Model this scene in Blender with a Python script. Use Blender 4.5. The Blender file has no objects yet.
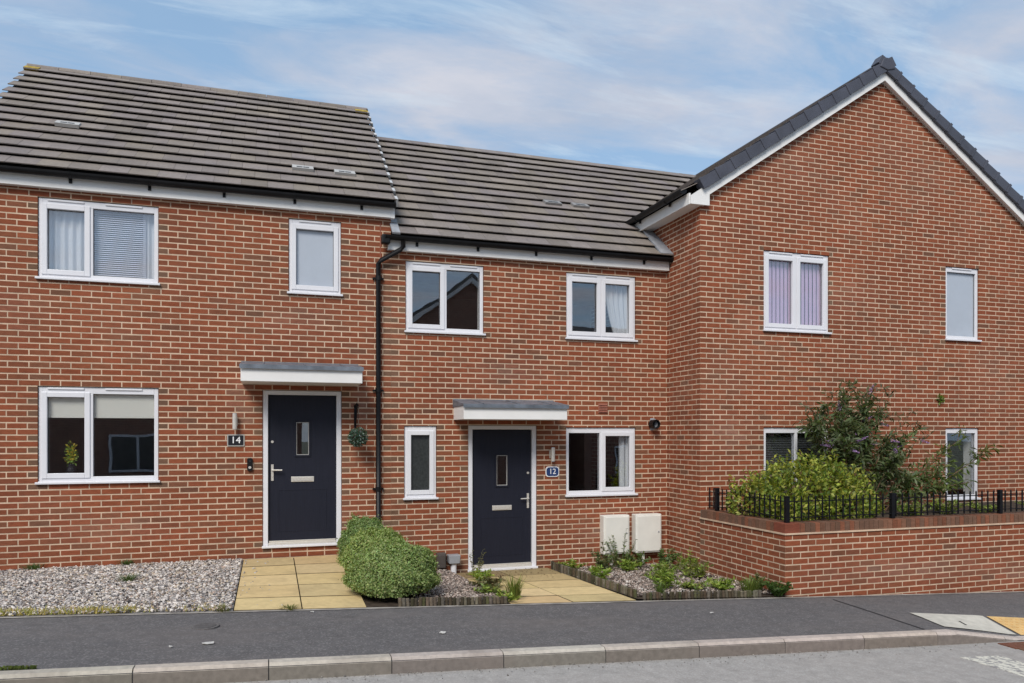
import bpy, math, random
import numpy as np
from mathutils import Vector, Matrix
R = math.radians
random.seed(7)
rng = np.random.default_rng(7)
scene = bpy.context.scene
COL = scene.collection

# ------------------------------------------------------------------ materials
def new_mat(name):
    m = bpy.data.materials.new(name)
    m.use_nodes = True
    nt = m.node_tree
    return m, nt, nt.nodes.get('Principled BSDF')

def N(nt, t, **kw):
    n = nt.nodes.new(t)
    for k, v in kw.items():
        if k in n.inputs.keys():
            n.inputs[k].default_value = v
        else:
            setattr(n, k, v)
    return n

def ramp(nt, fac, stops):
    r = nt.nodes.new('ShaderNodeValToRGB')
    el = r.color_ramp.elements
    while len(el) < len(stops):
        el.new(0.5)
    for e, (p, c) in zip(el, stops):
        e.position = p
        e.color = (c[0], c[1], c[2], 1) if hasattr(c, '__len__') else (c, c, c, 1)
    nt.links.new(fac, r.inputs[0])
    return r.outputs[0]

def mixc(nt, fac, a, b, mode='MIX'):
    n = nt.nodes.new('ShaderNodeMix')
    n.data_type = 'RGBA'
    n.blend_type = mode
    for s, v in ((n.inputs[0], fac), (n.inputs[6], a), (n.inputs[7], b)):
        if isinstance(v, bpy.types.NodeSocket):
            nt.links.new(v, s)
        elif hasattr(v, '__len__'):
            s.default_value = (v[0], v[1], v[2], 1)
        else:
            s.default_value = v
    return n.outputs[2]

def pos(nt):
    return nt.nodes.new('ShaderNodeNewGeometry').outputs['Position']

def noise(nt, vec, scale, detail=3, rough=0.55, dist=0.0):
    n = N(nt, 'ShaderNodeTexNoise', Scale=scale, Detail=detail, Roughness=rough, Distortion=dist)
    if vec is not None:
        nt.links.new(vec, n.inputs['Vector'])
    return n.outputs['Fac']

def mapping(nt, vec, scale=(1, 1, 1), rot=(0, 0, 0)):
    m = nt.nodes.new('ShaderNodeMapping')
    m.inputs['Scale'].default_value = scale
    m.inputs['Rotation'].default_value = rot
    nt.links.new(vec, m.inputs['Vector'])
    return m.outputs[0]

def bump(nt, bs, h, strength=0.3, dist=0.01):
    b = N(nt, 'ShaderNodeBump', Strength=strength, Distance=dist)
    nt.links.new(h, b.inputs['Height'])
    nt.links.new(b.outputs[0], bs.inputs['Normal'])

def plain(name, col, rough=0.5, var=0.12, scale=6.0, metal=0.0, bmp=0.0, bscale=60, spec=0.5):
    """one colour, worn a little by noise"""
    m, nt, bs = new_mat(name)
    p = pos(nt)
    f = noise(nt, p, scale, 5)
    lo = [c * (1 - var) for c in col]
    hi = [min(1, c * (1 + var)) for c in col]
    nt.links.new(ramp(nt, f, [(0.3, lo), (0.7, hi)]), bs.inputs['Base Color'])
    bs.inputs['Roughness'].default_value = rough
    bs.inputs['Metallic'].default_value = metal
    bs.inputs['Specular IOR Level'].default_value = spec
    if bmp:
        bump(nt, bs, noise(nt, p, bscale, 4), bmp, 0.004)
    return m

def attr_mat(name, rough=0.85, nscale=25, lo=0.8, hi=1.15, bmp=0.3, bscale=120, bdist=0.003, spec=0.3, big=None, stretch=None, batch=None):
    """per-face colours of the mesh (each brick, tile, stone, leaf its own tint) times fine noise"""
    m, nt, bs = new_mat(name)
    a = N(nt, 'ShaderNodeAttribute', attribute_name='col')
    p = pos(nt)
    pv = mapping(nt, p, stretch) if stretch else p
    f = noise(nt, pv, nscale, 4, 0.6)
    c = mixc(nt, 1.0, a.outputs['Color'], ramp(nt, f, [(0.25, lo), (0.75, hi)]), 'MULTIPLY')
    if big:
        f2 = noise(nt, p, big[0], 4, 0.6)
        c = mixc(nt, ramp(nt, f2, [(big[1], 0), (big[2], big[4])]), c, big[3])
    if batch:      # broad uneven firing batches and damp blotches
        fb = noise(nt, p, batch[0], 5, 0.6)
        c = mixc(nt, 1.0, c, ramp(nt, fb, [(0.32, batch[1]), (0.68, batch[2])]), 'MULTIPLY')
    nt.links.new(c, bs.inputs['Base Color'])
    bs.inputs['Roughness'].default_value = rough
    bs.inputs['Specular IOR Level'].default_value = spec
    if bmp:
        bump(nt, bs, noise(nt, p, bscale, 4), bmp, bdist)
    return m

def leaf_mat(name, rough=0.5, trans=0.35):
    m, nt, bs = new_mat(name)
    a = N(nt, 'ShaderNodeAttribute', attribute_name='col')
    nt.links.new(a.outputs['Color'], bs.inputs['Base Color'])
    bs.inputs['Roughness'].default_value = rough
    bs.inputs['Specular IOR Level'].default_value = 0.35
    t = nt.nodes.new('ShaderNodeBsdfTranslucent')
    nt.links.new(mixc(nt, 1.0, a.outputs['Color'], (1.3, 1.4, 0.6), 'MULTIPLY'), t.inputs['Color'])
    mx = nt.nodes.new('ShaderNodeMixShader')
    mx.inputs[0].default_value = trans
    out = nt.nodes['Material Output']
    nt.links.new(bs.outputs[0], mx.inputs[1])
    nt.links.new(t.outputs[0], mx.inputs[2])
    nt.links.new(mx.outputs[0], out.inputs[0])
    return m

def glass_mat(name, tint=(0.97, 0.98, 0.985), k=0.8, base=0.125, wav=0.045):
    m = bpy.data.materials.new(name)
    m.use_nodes = True
    nt = m.node_tree
    nt.nodes.remove(nt.nodes['Principled BSDF'])
    lw = nt.nodes.new('ShaderNodeLayerWeight')        # same from both sides of the pane
    pw = N(nt, 'ShaderNodeMath', operation='POWER')
    pw.inputs[1].default_value = 4.0
    nt.links.new(lw.outputs['Facing'], pw.inputs[0])
    ma = N(nt, 'ShaderNodeMath', operation='MULTIPLY_ADD')
    ma.inputs[1].default_value = k
    ma.inputs[2].default_value = base
    ma.use_clamp = True
    nt.links.new(pw.outputs[0], ma.inputs[0])
    tr = N(nt, 'ShaderNodeBsdfTransparent', Color=(*tint, 1))
    gl = N(nt, 'ShaderNodeBsdfGlossy', Roughness=0.004)
    gl.inputs['Color'].default_value = (0.95, 0.97, 1, 1)
    b = N(nt, 'ShaderNodeBump', Strength=wav, Distance=0.02)
    nt.links.new(noise(nt, pos(nt), 2.2, 1), b.inputs['Height'])
    nt.links.new(b.outputs[0], gl.inputs['Normal'])
    mx = nt.nodes.new('ShaderNodeMixShader')
    nt.links.new(ma.outputs[0], mx.inputs[0])
    nt.links.new(tr.outputs[0], mx.inputs[1])
    nt.links.new(gl.outputs[0], mx.inputs[2])
    nt.links.new(mx.outputs[0], nt.nodes['Material Output'].inputs[0])
    return m

M = {}
M['brick'] = attr_mat('brick', 0.88, 26, 0.80, 1.20, 0.5, 130, 0.004, 0.2, (0.8, 0.55, 0.85, (0.36, 0.27, 0.21), 0.16), (0.6, 0.6, 2.2), (0.75, (0.84, 0.86, 0.90), (1.10, 1.07, 1.03)))
M['mortar'] = plain('mortar', (0.58, 0.43, 0.31), 0.95, 0.2, 5, 0, 0.4, 150, 0.1)
M['tile'] = attr_mat('roof_tile', 0.8, 30, 0.82, 1.15, 0.35, 140, 0.003, 0.25, (1.1, 0.5, 0.85, (0.24, 0.22, 0.19), 0.22), None, (2.2, (0.86, 0.86, 0.88), (1.12, 1.10, 1.07)))
M['felt'] = plain('roof_felt', (0.03, 0.03, 0.03), 0.9)
M['verge'] = plain('verge_plastic', (0.062, 0.064, 0.082), 0.5, 0.18, 4, 0, 0.1)
M['upvc'] = plain('white_upvc', (0.72, 0.715, 0.74), 0.32, 0.03, 3)
M['fascia'] = plain('white_fascia', (0.78, 0.765, 0.74), 0.42, 0.05, 2.2)
M['black'] = plain('black_plastic', (0.008, 0.008, 0.009), 0.42, 0.3, 8, spec=0.25)
M['iron'] = plain('black_iron', (0.006, 0.006, 0.008), 0.5, 0.3, 20, spec=0.2)
M['lead'] = plain('lead_sheet', (0.15, 0.17, 0.20), 0.48, 0.35, 7, 0.2, 0.3, 20)
M['steel'] = plain('brushed_steel', (0.70, 0.66, 0.60), 0.35, 0.08, 40, 0.45)
M['glass'] = glass_mat('window_glass')
M['frost'] = plain('frosted_glass', (0.42, 0.46, 0.52), 0.25, 0.03, 4, 0, 0.25, 260, 0.8)
M['darkfrost'] = plain('dark_obscure_glass', (0.030, 0.034, 0.034), 0.22, 0.3, 30, 0, 0.4, 160, 0.7)
M['room'] = plain('room_plaster', (0.36, 0.34, 0.32), 0.9)
M['floor'] = plain('room_floor', (0.16, 0.13, 0.10), 0.7)
M['meter'] = plain('meter_box_plastic', (0.74, 0.72, 0.66), 0.45, 0.07, 3)
M['terracotta'] = plain('terracotta', (0.28, 0.10, 0.065), 0.85, 0.2, 20)
M['greybox'] = plain('grey_plastic', (0.30, 0.31, 0.33), 0.5, 0.1)
M['brownbox'] = plain('brown_plastic', (0.075, 0.062, 0.055), 0.55, 0.15)
M['white_ink'] = plain('white_paint', (0.85, 0.85, 0.85), 0.4, 0.02)
M['black_plate'] = plain('black_slate', (0.012, 0.012, 0.016), 0.35)
M['blue_plate'] = plain('blue_enamel', (0.025, 0.055, 0.16), 0.25)
M['silver_trim'] = plain('pale_trim', (0.40, 0.385, 0.36), 0.4)
M['gravel'] = attr_mat('gravel_stone', 0.85, 60, 0.85, 1.12, 0.2, 200, 0.002, 0.3)
M['soil'] = plain('soil', (0.06, 0.045, 0.034), 0.95, 0.5, 12, 0, 0.8, 40, 0.1)
M['slab'] = attr_mat('buff_paving', 0.88, 14, 0.86, 1.10, 0.3, 160, 0.002, 0.2, (2.4, 0.5, 0.78, (0.30, 0.22, 0.12), 0.5))
M['log'] = attr_mat('weathered_wood', 0.9, 30, 0.6, 1.3, 0.6, 50, 0.006, 0.15)
M['leaf'] = leaf_mat('leaf')
M['bark'] = plain('bark', (0.085, 0.06, 0.042), 0.9, 0.3, 30, 0, 0.4, 60)
M['petal'] = attr_mat('petal', 0.7, 80, 0.8, 1.2, 0)

def curtain_mat(name, col, trans):
    m, nt, bs = new_mat(name)
    bs.inputs['Base Color'].default_value = (*col, 1)
    bs.inputs['Roughness'].default_value = 0.9
    t = N(nt, 'ShaderNodeBsdfTranslucent', Color=(*col, 1))
    mx = nt.nodes.new('ShaderNodeMixShader')
    mx.inputs[0].default_value = trans
    nt.links.new(bs.outputs[0], mx.inputs[1])
    nt.links.new(t.outputs[0], mx.inputs[2])
    nt.links.new(mx.outputs[0], nt.nodes['Material Output'].inputs[0])
    return m
M['blind'] = curtain_mat('blind_fabric', (0.88, 0.85, 0.77), 0.15)
M['curtain'] = curtain_mat('white_voile', (0.80, 0.80, 0.82), 0.25)
M['pink_blind'] = curtain_mat('lilac_blind', (0.86, 0.66, 0.84), 0.2)
M['slats'] = curtain_mat('white_slats', (0.80, 0.79, 0.86), 0.15)
M['greyslats'] = curtain_mat('grey_slats', (0.10, 0.105, 0.11), 0.1)

def door_mat():
    m, nt, bs = new_mat('navy_door_woodgrain')
    p = mapping(nt, pos(nt), (30, 30, 1.6))
    f = noise(nt, p, 3.0, 6, 0.65)
    nt.links.new(ramp(nt, f, [(0.3, (0.011, 0.0123, 0.0215)), (0.7, (0.0155, 0.017, 0.029))]), bs.inputs['Base Color'])
    bs.inputs['Roughness'].default_value = 0.5
    bs.inputs['Specular IOR Level'].default_value = 0.25
    bump(nt, bs, f, 0.25, 0.003)
    return m
M['door'] = door_mat()

def asphalt(name, c0, c1, patch, pscale=1.2, speck=(0.16, 0.155, 0.15), sp=0.70, bmp=0.35):
    m, nt, bs = new_mat(name)
    p = pos(nt)
    f = noise(nt, p, 90, 5, 0.7)
    c = ramp(nt, f, [(0.3, c0), (0.72, c1)])
    v = N(nt, 'ShaderNodeTexVoronoi', Scale=75.0)
    nt.links.new(p, v.inputs['Vector'])
    sep = nt.nodes.new('ShaderNodeSeparateColor')
    nt.links.new(v.outputs['Color'], sep.inputs[0])
    c = mixc(nt, ramp(nt, sep.outputs[0], [(sp + 0.16, 0), (sp + 0.26, 0.55)]), c, speck)
    big = noise(nt, mapping(nt, p, (0.35, 1, 1)), pscale, 6, 0.65)
    c = mixc(nt, ramp(nt, big, [(0.45, 0), (0.75, 0.8)]), c, patch)
    fine = noise(nt, p, 9, 4, 0.6)
    c = mixc(nt, 1.0, c, ramp(nt, fine, [(0.3, 0.86), (0.7, 1.1)]), 'MULTIPLY')
    st = noise(nt, mapping(nt, p, (0.8, 1.6, 1)), 2.7, 3, 0.5)
    c = mixc(nt, ramp(nt, st, [(0.70, 0), (0.80, 0.45)]), c, [q * 0.5 for q in c0])
    nt.links.new(c, bs.inputs['Base Color'])
    bs.inputs['Roughness'].default_value = 0.9
    bs.inputs['Specular IOR Level'].default_value = 0.25
    bump(nt, bs, f, bmp, 0.006)
    return m
M['pavement'] = asphalt('pavement_asphalt', (0.078, 0.073, 0.073), (0.162, 0.152, 0.150), (0.158, 0.140, 0.132), 1.5, (0.24, 0.225, 0.215), 0.64, 0.6)
M['road'] = asphalt('road_asphalt', (0.29, 0.27, 0.25), (0.39, 0.365, 0.34), (0.34, 0.305, 0.275), 0.9, (0.44, 0.42, 0.39), 0.6)
M['kerb'] = attr_mat('kerb_concrete', 0.9, 22, 0.78, 1.15, 0.5, 120, 0.003, 0.2, (2.6, 0.5, 0.75, (0.22, 0.185, 0.16), 0.55))
M['ground'] = plain('ground_earth', (0.09, 0.095, 0.06), 0.95, 0.4, 0.8)
M['concrete'] = plain('pale_concrete', (0.52, 0.49, 0.42), 0.85, 0.12, 12, 0, 0.4, 120)
M['buff'] = plain('buff_tactile', (0.62, 0.40, 0.16), 0.85, 0.15, 12, 0, 0.3, 100)
M['redblock'] = attr_mat('block_paving', 0.9, 40, 0.75, 1.2, 0.5, 120, 0.004)
M['joint'] = plain('bitumen_joint', (0.016, 0.016, 0.018), 0.7)
M['kerb_edge'] = plain('concrete_edging', (0.30, 0.27, 0.24), 0.9, 0.45, 6, 0, 0.4, 90)
M['ventgrey'] = plain('vent_grey', (0.24, 0.23, 0.22), 0.6, 0.1)
M['scrap'] = plain('grubby_paper', (.50, .48, .45), .8, .2, 60)
M['vent_end'] = plain('vent_end', (0.42, 0.41, 0.39), 0.6, 0.1)
M['vergegrey'] = plain('grey_white_plastic', (0.50, 0.50, 0.50), 0.6, 0.15)
M['lichen'] = plain('yellow_lichen', (0.34, 0.24, 0.04), 0.9, 0.45, 18)
M['castiron'] = plain('cast_iron', (0.05, 0.048, 0.048), 0.55, 0.3, 40)

def worn_paint():
    m, nt, bs = new_mat('worn_road_paint')
    p = pos(nt)
    f = noise(nt, p, 16, 4, 0.7)
    c = mixc(nt, ramp(nt, f, [(0.44, 0), (0.52, 1)]), (0.26, 0.245, 0.235), (0.62, 0.59, 0.50))
    nt.links.new(c, bs.inputs['Base Color'])
    bs.inputs['Roughness'].default_value = 0.85
    bump(nt, bs, noise(nt, p, 90, 4), 0.4, 0.004)
    return m
M['paint'] = worn_paint()

def brick_tex():
    m, nt, bs = new_mat('plain_brickwork')
    p = pos(nt)
    s = nt.nodes.new('ShaderNodeSeparateXYZ')
    nt.links.new(p, s.inputs[0])
    add = N(nt, 'ShaderNodeMath', operation='ADD')
    nt.links.new(s.outputs[0], add.inputs[0])
    nt.links.new(s.outputs[1], add.inputs[1])
    cb = nt.nodes.new('ShaderNodeCombineXYZ')
    nt.links.new(add.outputs[0], cb.inputs[0])
    nt.links.new(s.outputs[2], cb.inputs[1])
    b = nt.nodes.new('ShaderNodeTexBrick')
    nt.links.new(cb.outputs[0], b.inputs['Vector'])
    b.inputs['Scale'].default_value = 1
    b.inputs['Brick Width'].default_value = 0.225
    b.inputs['Row Height'].default_value = 0.075
    b.inputs['Mortar Size'].default_value = 0.006
    b.inputs['Color1'].default_value = (0.26, 0.105, 0.07, 1)
    b.inputs['Color2'].default_value = (0.18, 0.08, 0.058, 1)
    b.inputs['Mortar'].default_value = (0.45, 0.34, 0.26, 1)
    nt.links.new(b.outputs[0], bs.inputs['Base Color'])
    bs.inputs['Roughness'].default_value = 0.9
    return m
M['bricktex'] = brick_tex()

# ------------------------------------------------------------------ mesh helper
BOXF = [(0, 1, 5, 4), (1, 2, 6, 5), (2, 3, 7, 6), (3, 0, 4, 7), (4, 5, 6, 7), (3, 2, 1, 0)]

class MB:
    def __init__(s):
        s.v, s.f, s.c, s.m = [], [], [], []
    def add(s, vs, fs, col=None, mi=0):
        o = len(s.v)
        s.v.extend(vs)
        for q in fs:
            s.f.append([o + i for i in q])
            s.c.append(col)
            s.m.append(mi)
    def box(s, x0, x1, y0, y1, z0, z1, col=None, mi=0):
        s.add([(x0, y0, z0), (x1, y0, z0), (x1, y1, z0), (x0, y1, z0), (x0, y0, z1), (x1, y0, z1), (x1, y1, z1), (x0, y1, z1)], BOXF, col, mi)
    def hexa(s, pts, col=None, mi=0):
        s.add([tuple(p) for p in pts], BOXF, col, mi)
    def quad(s, *p, col=None, mi=0):
        s.add([tuple(q) for q in p], [tuple(range(len(p)))], col, mi)
    def prism(s, poly, a, b, col=None, mi=0):
        """poly of 3-D points at one end, moved by b-a vector to the other"""
        n = len(poly)
        d = Vector(b) - Vector(a)
        vs = [tuple(p) for p in poly] + [tuple(Vector(p) + d) for p in poly]
        fs = [tuple(range(n))[::-1], tuple(range(n, 2 * n))] + [(i, (i + 1) % n, n + (i + 1) % n, n + i) for i in range(n)]
        s.add(vs, fs, col, mi)
    def tube(s, pts, r, seg=8, col=None, mi=0, cap=True):
        pts = [Vector(p) for p in pts]
        rs = r if hasattr(r, '__len__') else [r] * len(pts)
        vs, fs = [], []
        for i, p in enumerate(pts):
            t = (pts[min(i + 1, len(pts) - 1)] - pts[max(i - 1, 0)]).normalized()
            up = Vector((0, 0, 1)) if abs(t.z) < 0.9 else Vector((0, 1, 0))
            a = t.cross(up).normalized()
            b = a.cross(t)
            for k in range(seg):
                an = 2 * math.pi * k / seg
                vs.append(tuple(p + (a * math.cos(an) + b * math.sin(an)) * rs[i]))
        for i in range(len(pts) - 1):
            for k in range(seg):
                k2 = (k + 1) % seg
                fs.append((i * seg + k, i * seg + k2, (i + 1) * seg + k2, (i + 1) * seg + k))
        if cap:
            fs.append(tuple(range(seg)))
            fs.append(tuple((len(pts) - 1) * seg + k for k in range(seg))[::-1])
        s.add(vs, fs, col, mi)
    def build(s, name, mats, parent=None, smooth=False, bev=0.0, tags=None):
        me = bpy.data.meshes.new(name)
        me.from_pydata(s.v, [], s.f)
        if not isinstance(mats, (list, tuple)):
            mats = [mats]
        for m in mats:
            me.materials.append(m)
        if any(c is not None for c in s.c):
            a = me.attributes.new('col', 'FLOAT_COLOR', 'FACE')
            arr = np.ones((len(s.f), 4), np.float32)
            arr[:, :3] = [c if c is not None else (0.5, 0.5, 0.5) for c in s.c]
            a.data.foreach_set('color', arr.ravel())
        if len(mats) > 1:
            me.polygons.foreach_set('material_index', s.m)
        if smooth:
            me.polygons.foreach_set('use_smooth', [True] * len(s.f))
        me.update()
        return link(name, me, parent, bev)

def link(name, me, parent=None, bev=0.0):
    o = bpy.data.objects.new(name, me)
    COL.objects.link(o)
    if parent is not None:
        o.parent = parent
        if parent.parent is None:      # parts sit in the thing's frame, sub-parts in their part's (which is the world's)
            o.matrix_parent_inverse = Matrix.Translation(-parent.location)
    if bev:
        b = o.modifiers.new('Bevel', 'BEVEL')
        b.width = bev
        b.segments = 2
        b.limit_method = 'ANGLE'
    return o

def tag(o, label, cat, group=None, kind=None):
    if label: o['label'] = label
    if cat: o['category'] = cat
    if group: o['group'] = group
    if kind: o['kind'] = kind
    return o

def thing(name, label, cat, loc=(0, 0, 0), group=None):
    o = bpy.data.objects.new(name, None)
    o.empty_display_size = 0.2
    o.location = loc
    COL.objects.link(o)
    return tag(o, label, cat, group)

def np_mesh(name, verts, faces, cols, mat, parent=None, smooth=False):
    """verts (n,3), faces (m,k) equal size"""
    me = bpy.data.meshes.new(name)
    nf, k = faces.shape
    me.vertices.add(len(verts))
    me.vertices.foreach_set('co', np.asarray(verts, np.float32).ravel())
    me.loops.add(nf * k)
    me.loops.foreach_set('vertex_index', faces.astype(np.int32).ravel())
    me.polygons.add(nf)
    me.polygons.foreach_set('loop_start', (np.arange(nf) * k).astype(np.int32))
    me.materials.append(mat)
    if cols is not None:
        a = me.attributes.new('col', 'FLOAT_COLOR', 'FACE')
        arr = np.ones((nf, 4), np.float32)
        arr[:, :3] = cols
        a.data.foreach_set('color', arr.ravel())
    me.update(calc_edges=True)
    me.validate()
    if smooth:
        me.polygons.foreach_set('use_smooth', [True] * nf)
    return link(name, me, parent)

def leaves(c, d, nrm, a, b):
    """pointed leaves: centre c, tip direction d, face normal nrm, half length a, half width b -> verts, quads"""
    d = d / np.linalg.norm(d, axis=1, keepdims=True)
    sd = np.cross(d, nrm)
    sd /= np.linalg.norm(sd, axis=1, keepdims=True) + 1e-9
    up = np.cross(sd, d)
    a = a[:, None]; b = b[:, None]
    v = np.stack([c - d * a, c - sd * b + up * b * 0.35 + d * a * 0.1, c + d * a - up * a * 0.15, c + sd * b + up * b * 0.35 + d * a * 0.1], 1).reshape(-1, 3)
    f = np.arange(len(c) * 4).reshape(-1, 4)
    return v, f

def rand_dirs(n):
    d = rng.normal(size=(n, 3))
    return d / np.linalg.norm(d, axis=1, keepdims=True)

def tint(base, n, v=0.25, hue=0.12):
    base = np.asarray(base)
    k = 1 + rng.uniform(-v, v, (n, 1))
    h = 1 + rng.uniform(-hue, hue, (n, 3))
    return np.clip(base * k * h, 0.003, 1)

# ------------------------------------------------------------------ ground levels
def g(x):                       # back edge level of the pavement: the street falls to the right
    return -1.703 - 0.0455 * min(max(x, -25), 30)
YB, YK, YF = 7.62, 5.97, 5.85   # pavement back edge, kerb back, kerb front

# ------------------------------------------------------------------ brickwork
def brick_col(half, soot=0.0):
    r = random.random()
    if half and r < 0.75:
        c = (0.165, 0.090, 0.056)
    elif r < 0.66:
        c = (0.246, 0.072, 0.034)
    elif r < 0.92:
        c = (0.222, 0.072, 0.036)
    elif r < 0.985:
        c = (0.192, 0.072, 0.039)
    else:
        c = (0.165, 0.071, 0.042)
    k = random.uniform(0.90, 1.10)
    h = random.uniform(0.96, 1.06)
    return (c[0] * k, c[1] * k * h, c[2] * k * h)

# pale lime bloom washed out of the mortar: (x, z, half width, half height, strength)
STAINS = [(-.36, .42, .10, .26, .32), (1.2, .40, .10, .22, .22), (6.5, .02, .30, .22, .20), (.3, 1.55, .5, .2, .10), (-1.9, -1.2, .5, .16, .16), (.95, -1.2, .25, .3, .12), (4.9, -1.5, .5, .25, .14),
          (8.6, 2.2, .5, .35, .10), (7.6, 4.2, .5, .5, .10), (-2.9, 1.5, .3, .25, .10), (3.4, .95, .5, .2, .10), (7.9, -1.75, 1.2, .14, .20), (10.2, -1.9, .9, .14, .20), (11.6, 1.0, .5, .5, .08)]
JT = 0.0072   # half a mortar joint
def brickwork(mb, O, U, Nv, ulen, zlo, zhi, holes=(), clip=None, corner0=None, corner1=None, datum=0.6, closers=True):
    """real bricks in stretcher bond (material 0) before a mortar sheet (material 1). holes: (u0,u1,z0,z1).
    clip(z) -> (ua, ub). corner0: parity of the courses that cover the corner at u=0 (others start half a brick in)"""
    O = Vector(O); U = Vector(U); Nv = Vector(Nv)
    def P(u, z, n): return O + U * u + Nv * n + Vector((0, 0, z))
    def flip(vs):  # keep outward normals whatever the handedness
        return vs
    k0 = math.floor((zlo - datum) / 0.075)
    k1 = math.ceil((zhi - datum) / 0.075)
    hand = U.cross(Vector((0, 0, 1))).dot(Nv)
    for k in range(k0, k1):
        za, zb = max(datum + k * 0.075, zlo), min(datum + (k + 1) * 0.075, zhi)
        par = k % 2
        for _once in (0,):
            zm = (za + zb) / 2
            ua, ub = (0, ulen) if clip is None else clip(zm)
            if ub - ua < 0.05:
                continue
            c0 = clip is None or ua <= 1e-6
            if corner0 is not None and c0 and par != corner0:
                ua += 0.1125
            if corner1 is not None and (clip is None or ub >= ulen - 1e-6) and par != corner1:
                ub -= 0.1125
            segs = [(ua, ub, False, za, zb)]
            for h in holes:
                if h[2] < zb - 0.004 and h[3] > za + 0.004:
                    out = []
                    for (a, b, fl, s0, s1) in segs:
                        if h[1] <= a or h[0] >= b:
                            out.append((a, b, fl, s0, s1))
                        else:
                            if h[0] - a > 0.03: out.append((a, h[0], fl, s0, s1))
                            if b - h[1] > 0.03: out.append((h[1], b, True, s0, s1))
                            if h[2] - s0 > 0.02: out.append((h[0], h[1], True, s0, h[2] + JT))
                            if s1 - h[3] > 0.02: out.append((h[0], h[1], True, h[3] - JT, s1))
                    segs = out
            for (a, b, after, sa, sb) in segs:
                L = b - a
                raw = clip is not None and (ua > 1e-6)
                edges = [a]
                if raw:      # sloping gable: keep to the grid of the wall below
                    n0 = math.floor(a / 0.225) - 1
                    x = n0 * 0.225 + (0.1125 if par else 0)
                    while x < b - 0.03:
                        if x > a + 0.03: edges.append(x)
                        x += 0.225
                    edges.append(b)
                else:
                    n = max(1, round(L / 0.1125))
                    un = L / n
                    if corner0 is not None and not after:
                        half = 0
                    else:
                        half = par
                    i = 0
                    if half and n > 1:
                        i = 1
                        edges.append(a + un)
                    while i + 2 <= n:
                        i += 2
                        edges.append(a + i * un)
                    if i < n:
                        edges.append(b)
                    edges[-1] = b
                for j, (x0, x1) in enumerate(zip(edges, edges[1:])):
                    if x1 - x0 < 0.03: continue
                    isend = j == 0 or j == len(edges) - 2
                    hb = closers and isend and (x1 - x0) < 0.15
                    n = random.uniform(-0.0015, 0.0015)
                    q0, q1 = x0 + JT, x1 - JT
                    if j == 0: q0 = x0 + 0.001
                    if j == len(edges) - 2: q1 = x1 - 0.001
                    e = random.uniform(-0.0015, 0.0015)
                    a0, a1 = sa + JT + .0012 + e, sb - JT - .0012 + e
                    vs = [P(q0, a0, n), P(q1, a0, n), P(q1, a0, -0.1), P(q0, a0, -0.1), P(q0, a1, n), P(q1, a1, n), P(q1, a1, -0.1), P(q0, a1, -0.1)]
                    fs = [BOXF[i] for i in (0, 1, 3, 4, 5)]
                    if hand < 0:
                        fs = [f[::-1] for f in fs]
                    bc = brick_col(hb)
                    wp = P((q0 + q1) / 2, (a0 + a1) / 2, 0)
                    for (sx, sz, rx, rz, am) in STAINS:
                        w_ = am * math.exp(-((wp.x - sx) / rx) ** 2 - ((wp.z - sz) / rz) ** 2) * random.uniform(.3, 1.3)
                        bc = tuple(b_ * (1 - w_) + p_ * w_ for b_, p_ in zip(bc, (.42, .34, .28)))
                    mb.add([tuple(v) for v in vs], fs, bc, 0)
    # mortar sheet with the openings cut out, and the mortar in the reveals
    us = sorted({0.0, ulen} | {u for h in holes for u in (h[0] - 0.004, h[1] + 0.004)})
    ztop = zhi
    if clip is not None:
        ztop = max(z for z in np.arange(zlo, zhi, 0.01) if clip(z)[0] <= 1e-6 and clip(z)[1] >= ulen - 1e-6)
    zs = sorted({zlo, ztop} | {z for h in holes for z in (h[2] - 0.004, h[3] + 0.004) if zlo < z < ztop})
    def sheet(pts):
        pts = [tuple(p) for p in pts]
        mb.quad(*(pts if hand > 0 else pts[::-1]), col=(0.4, 0.3, 0.25), mi=1)
    d = -0.0022
    for u0, u1 in zip(us, us[1:]):
        for z0, z1 in zip(zs, zs[1:]):
            um, zm = (u0 + u1) / 2, (z0 + z1) / 2
            if any(h[0] - 0.004 < um < h[1] + 0.004 and h[2] - 0.004 < zm < h[3] + 0.004 for h in holes):
                continue
            sheet([P(u0, z0, d), P(u1, z0, d), P(u1, z1, d), P(u0, z1, d)])
    if clip is not None:
        zz = list(np.linspace(ztop, zhi, 12))
        lo = [P(clip(z)[0], z, d) for z in zz]
        hi = [P(clip(z)[1], z, d) for z in zz]
        sheet(lo[:1] + hi[:1] + hi[1:] + lo[1:][::-1])
    for h in holes:
        a0, a1, b0, b1 = h[0] - 0.004, h[1] + 0.004, h[2] - 0.004, h[3] + 0.004
        for pa, pb in (((a0, b0), (a0, b1)), ((a0, b1), (a1, b1)), ((a1, b1), (a1, b0)), ((a1, b0), (a0, b0))):
            mb.quad(P(pa[0], pa[1], d), P(pa[0], pa[1], -0.11), P(pb[0], pb[1], -0.11), P(pb[0], pb[1], d), col=(0.4, 0.3, 0.25), mi=1)

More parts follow.
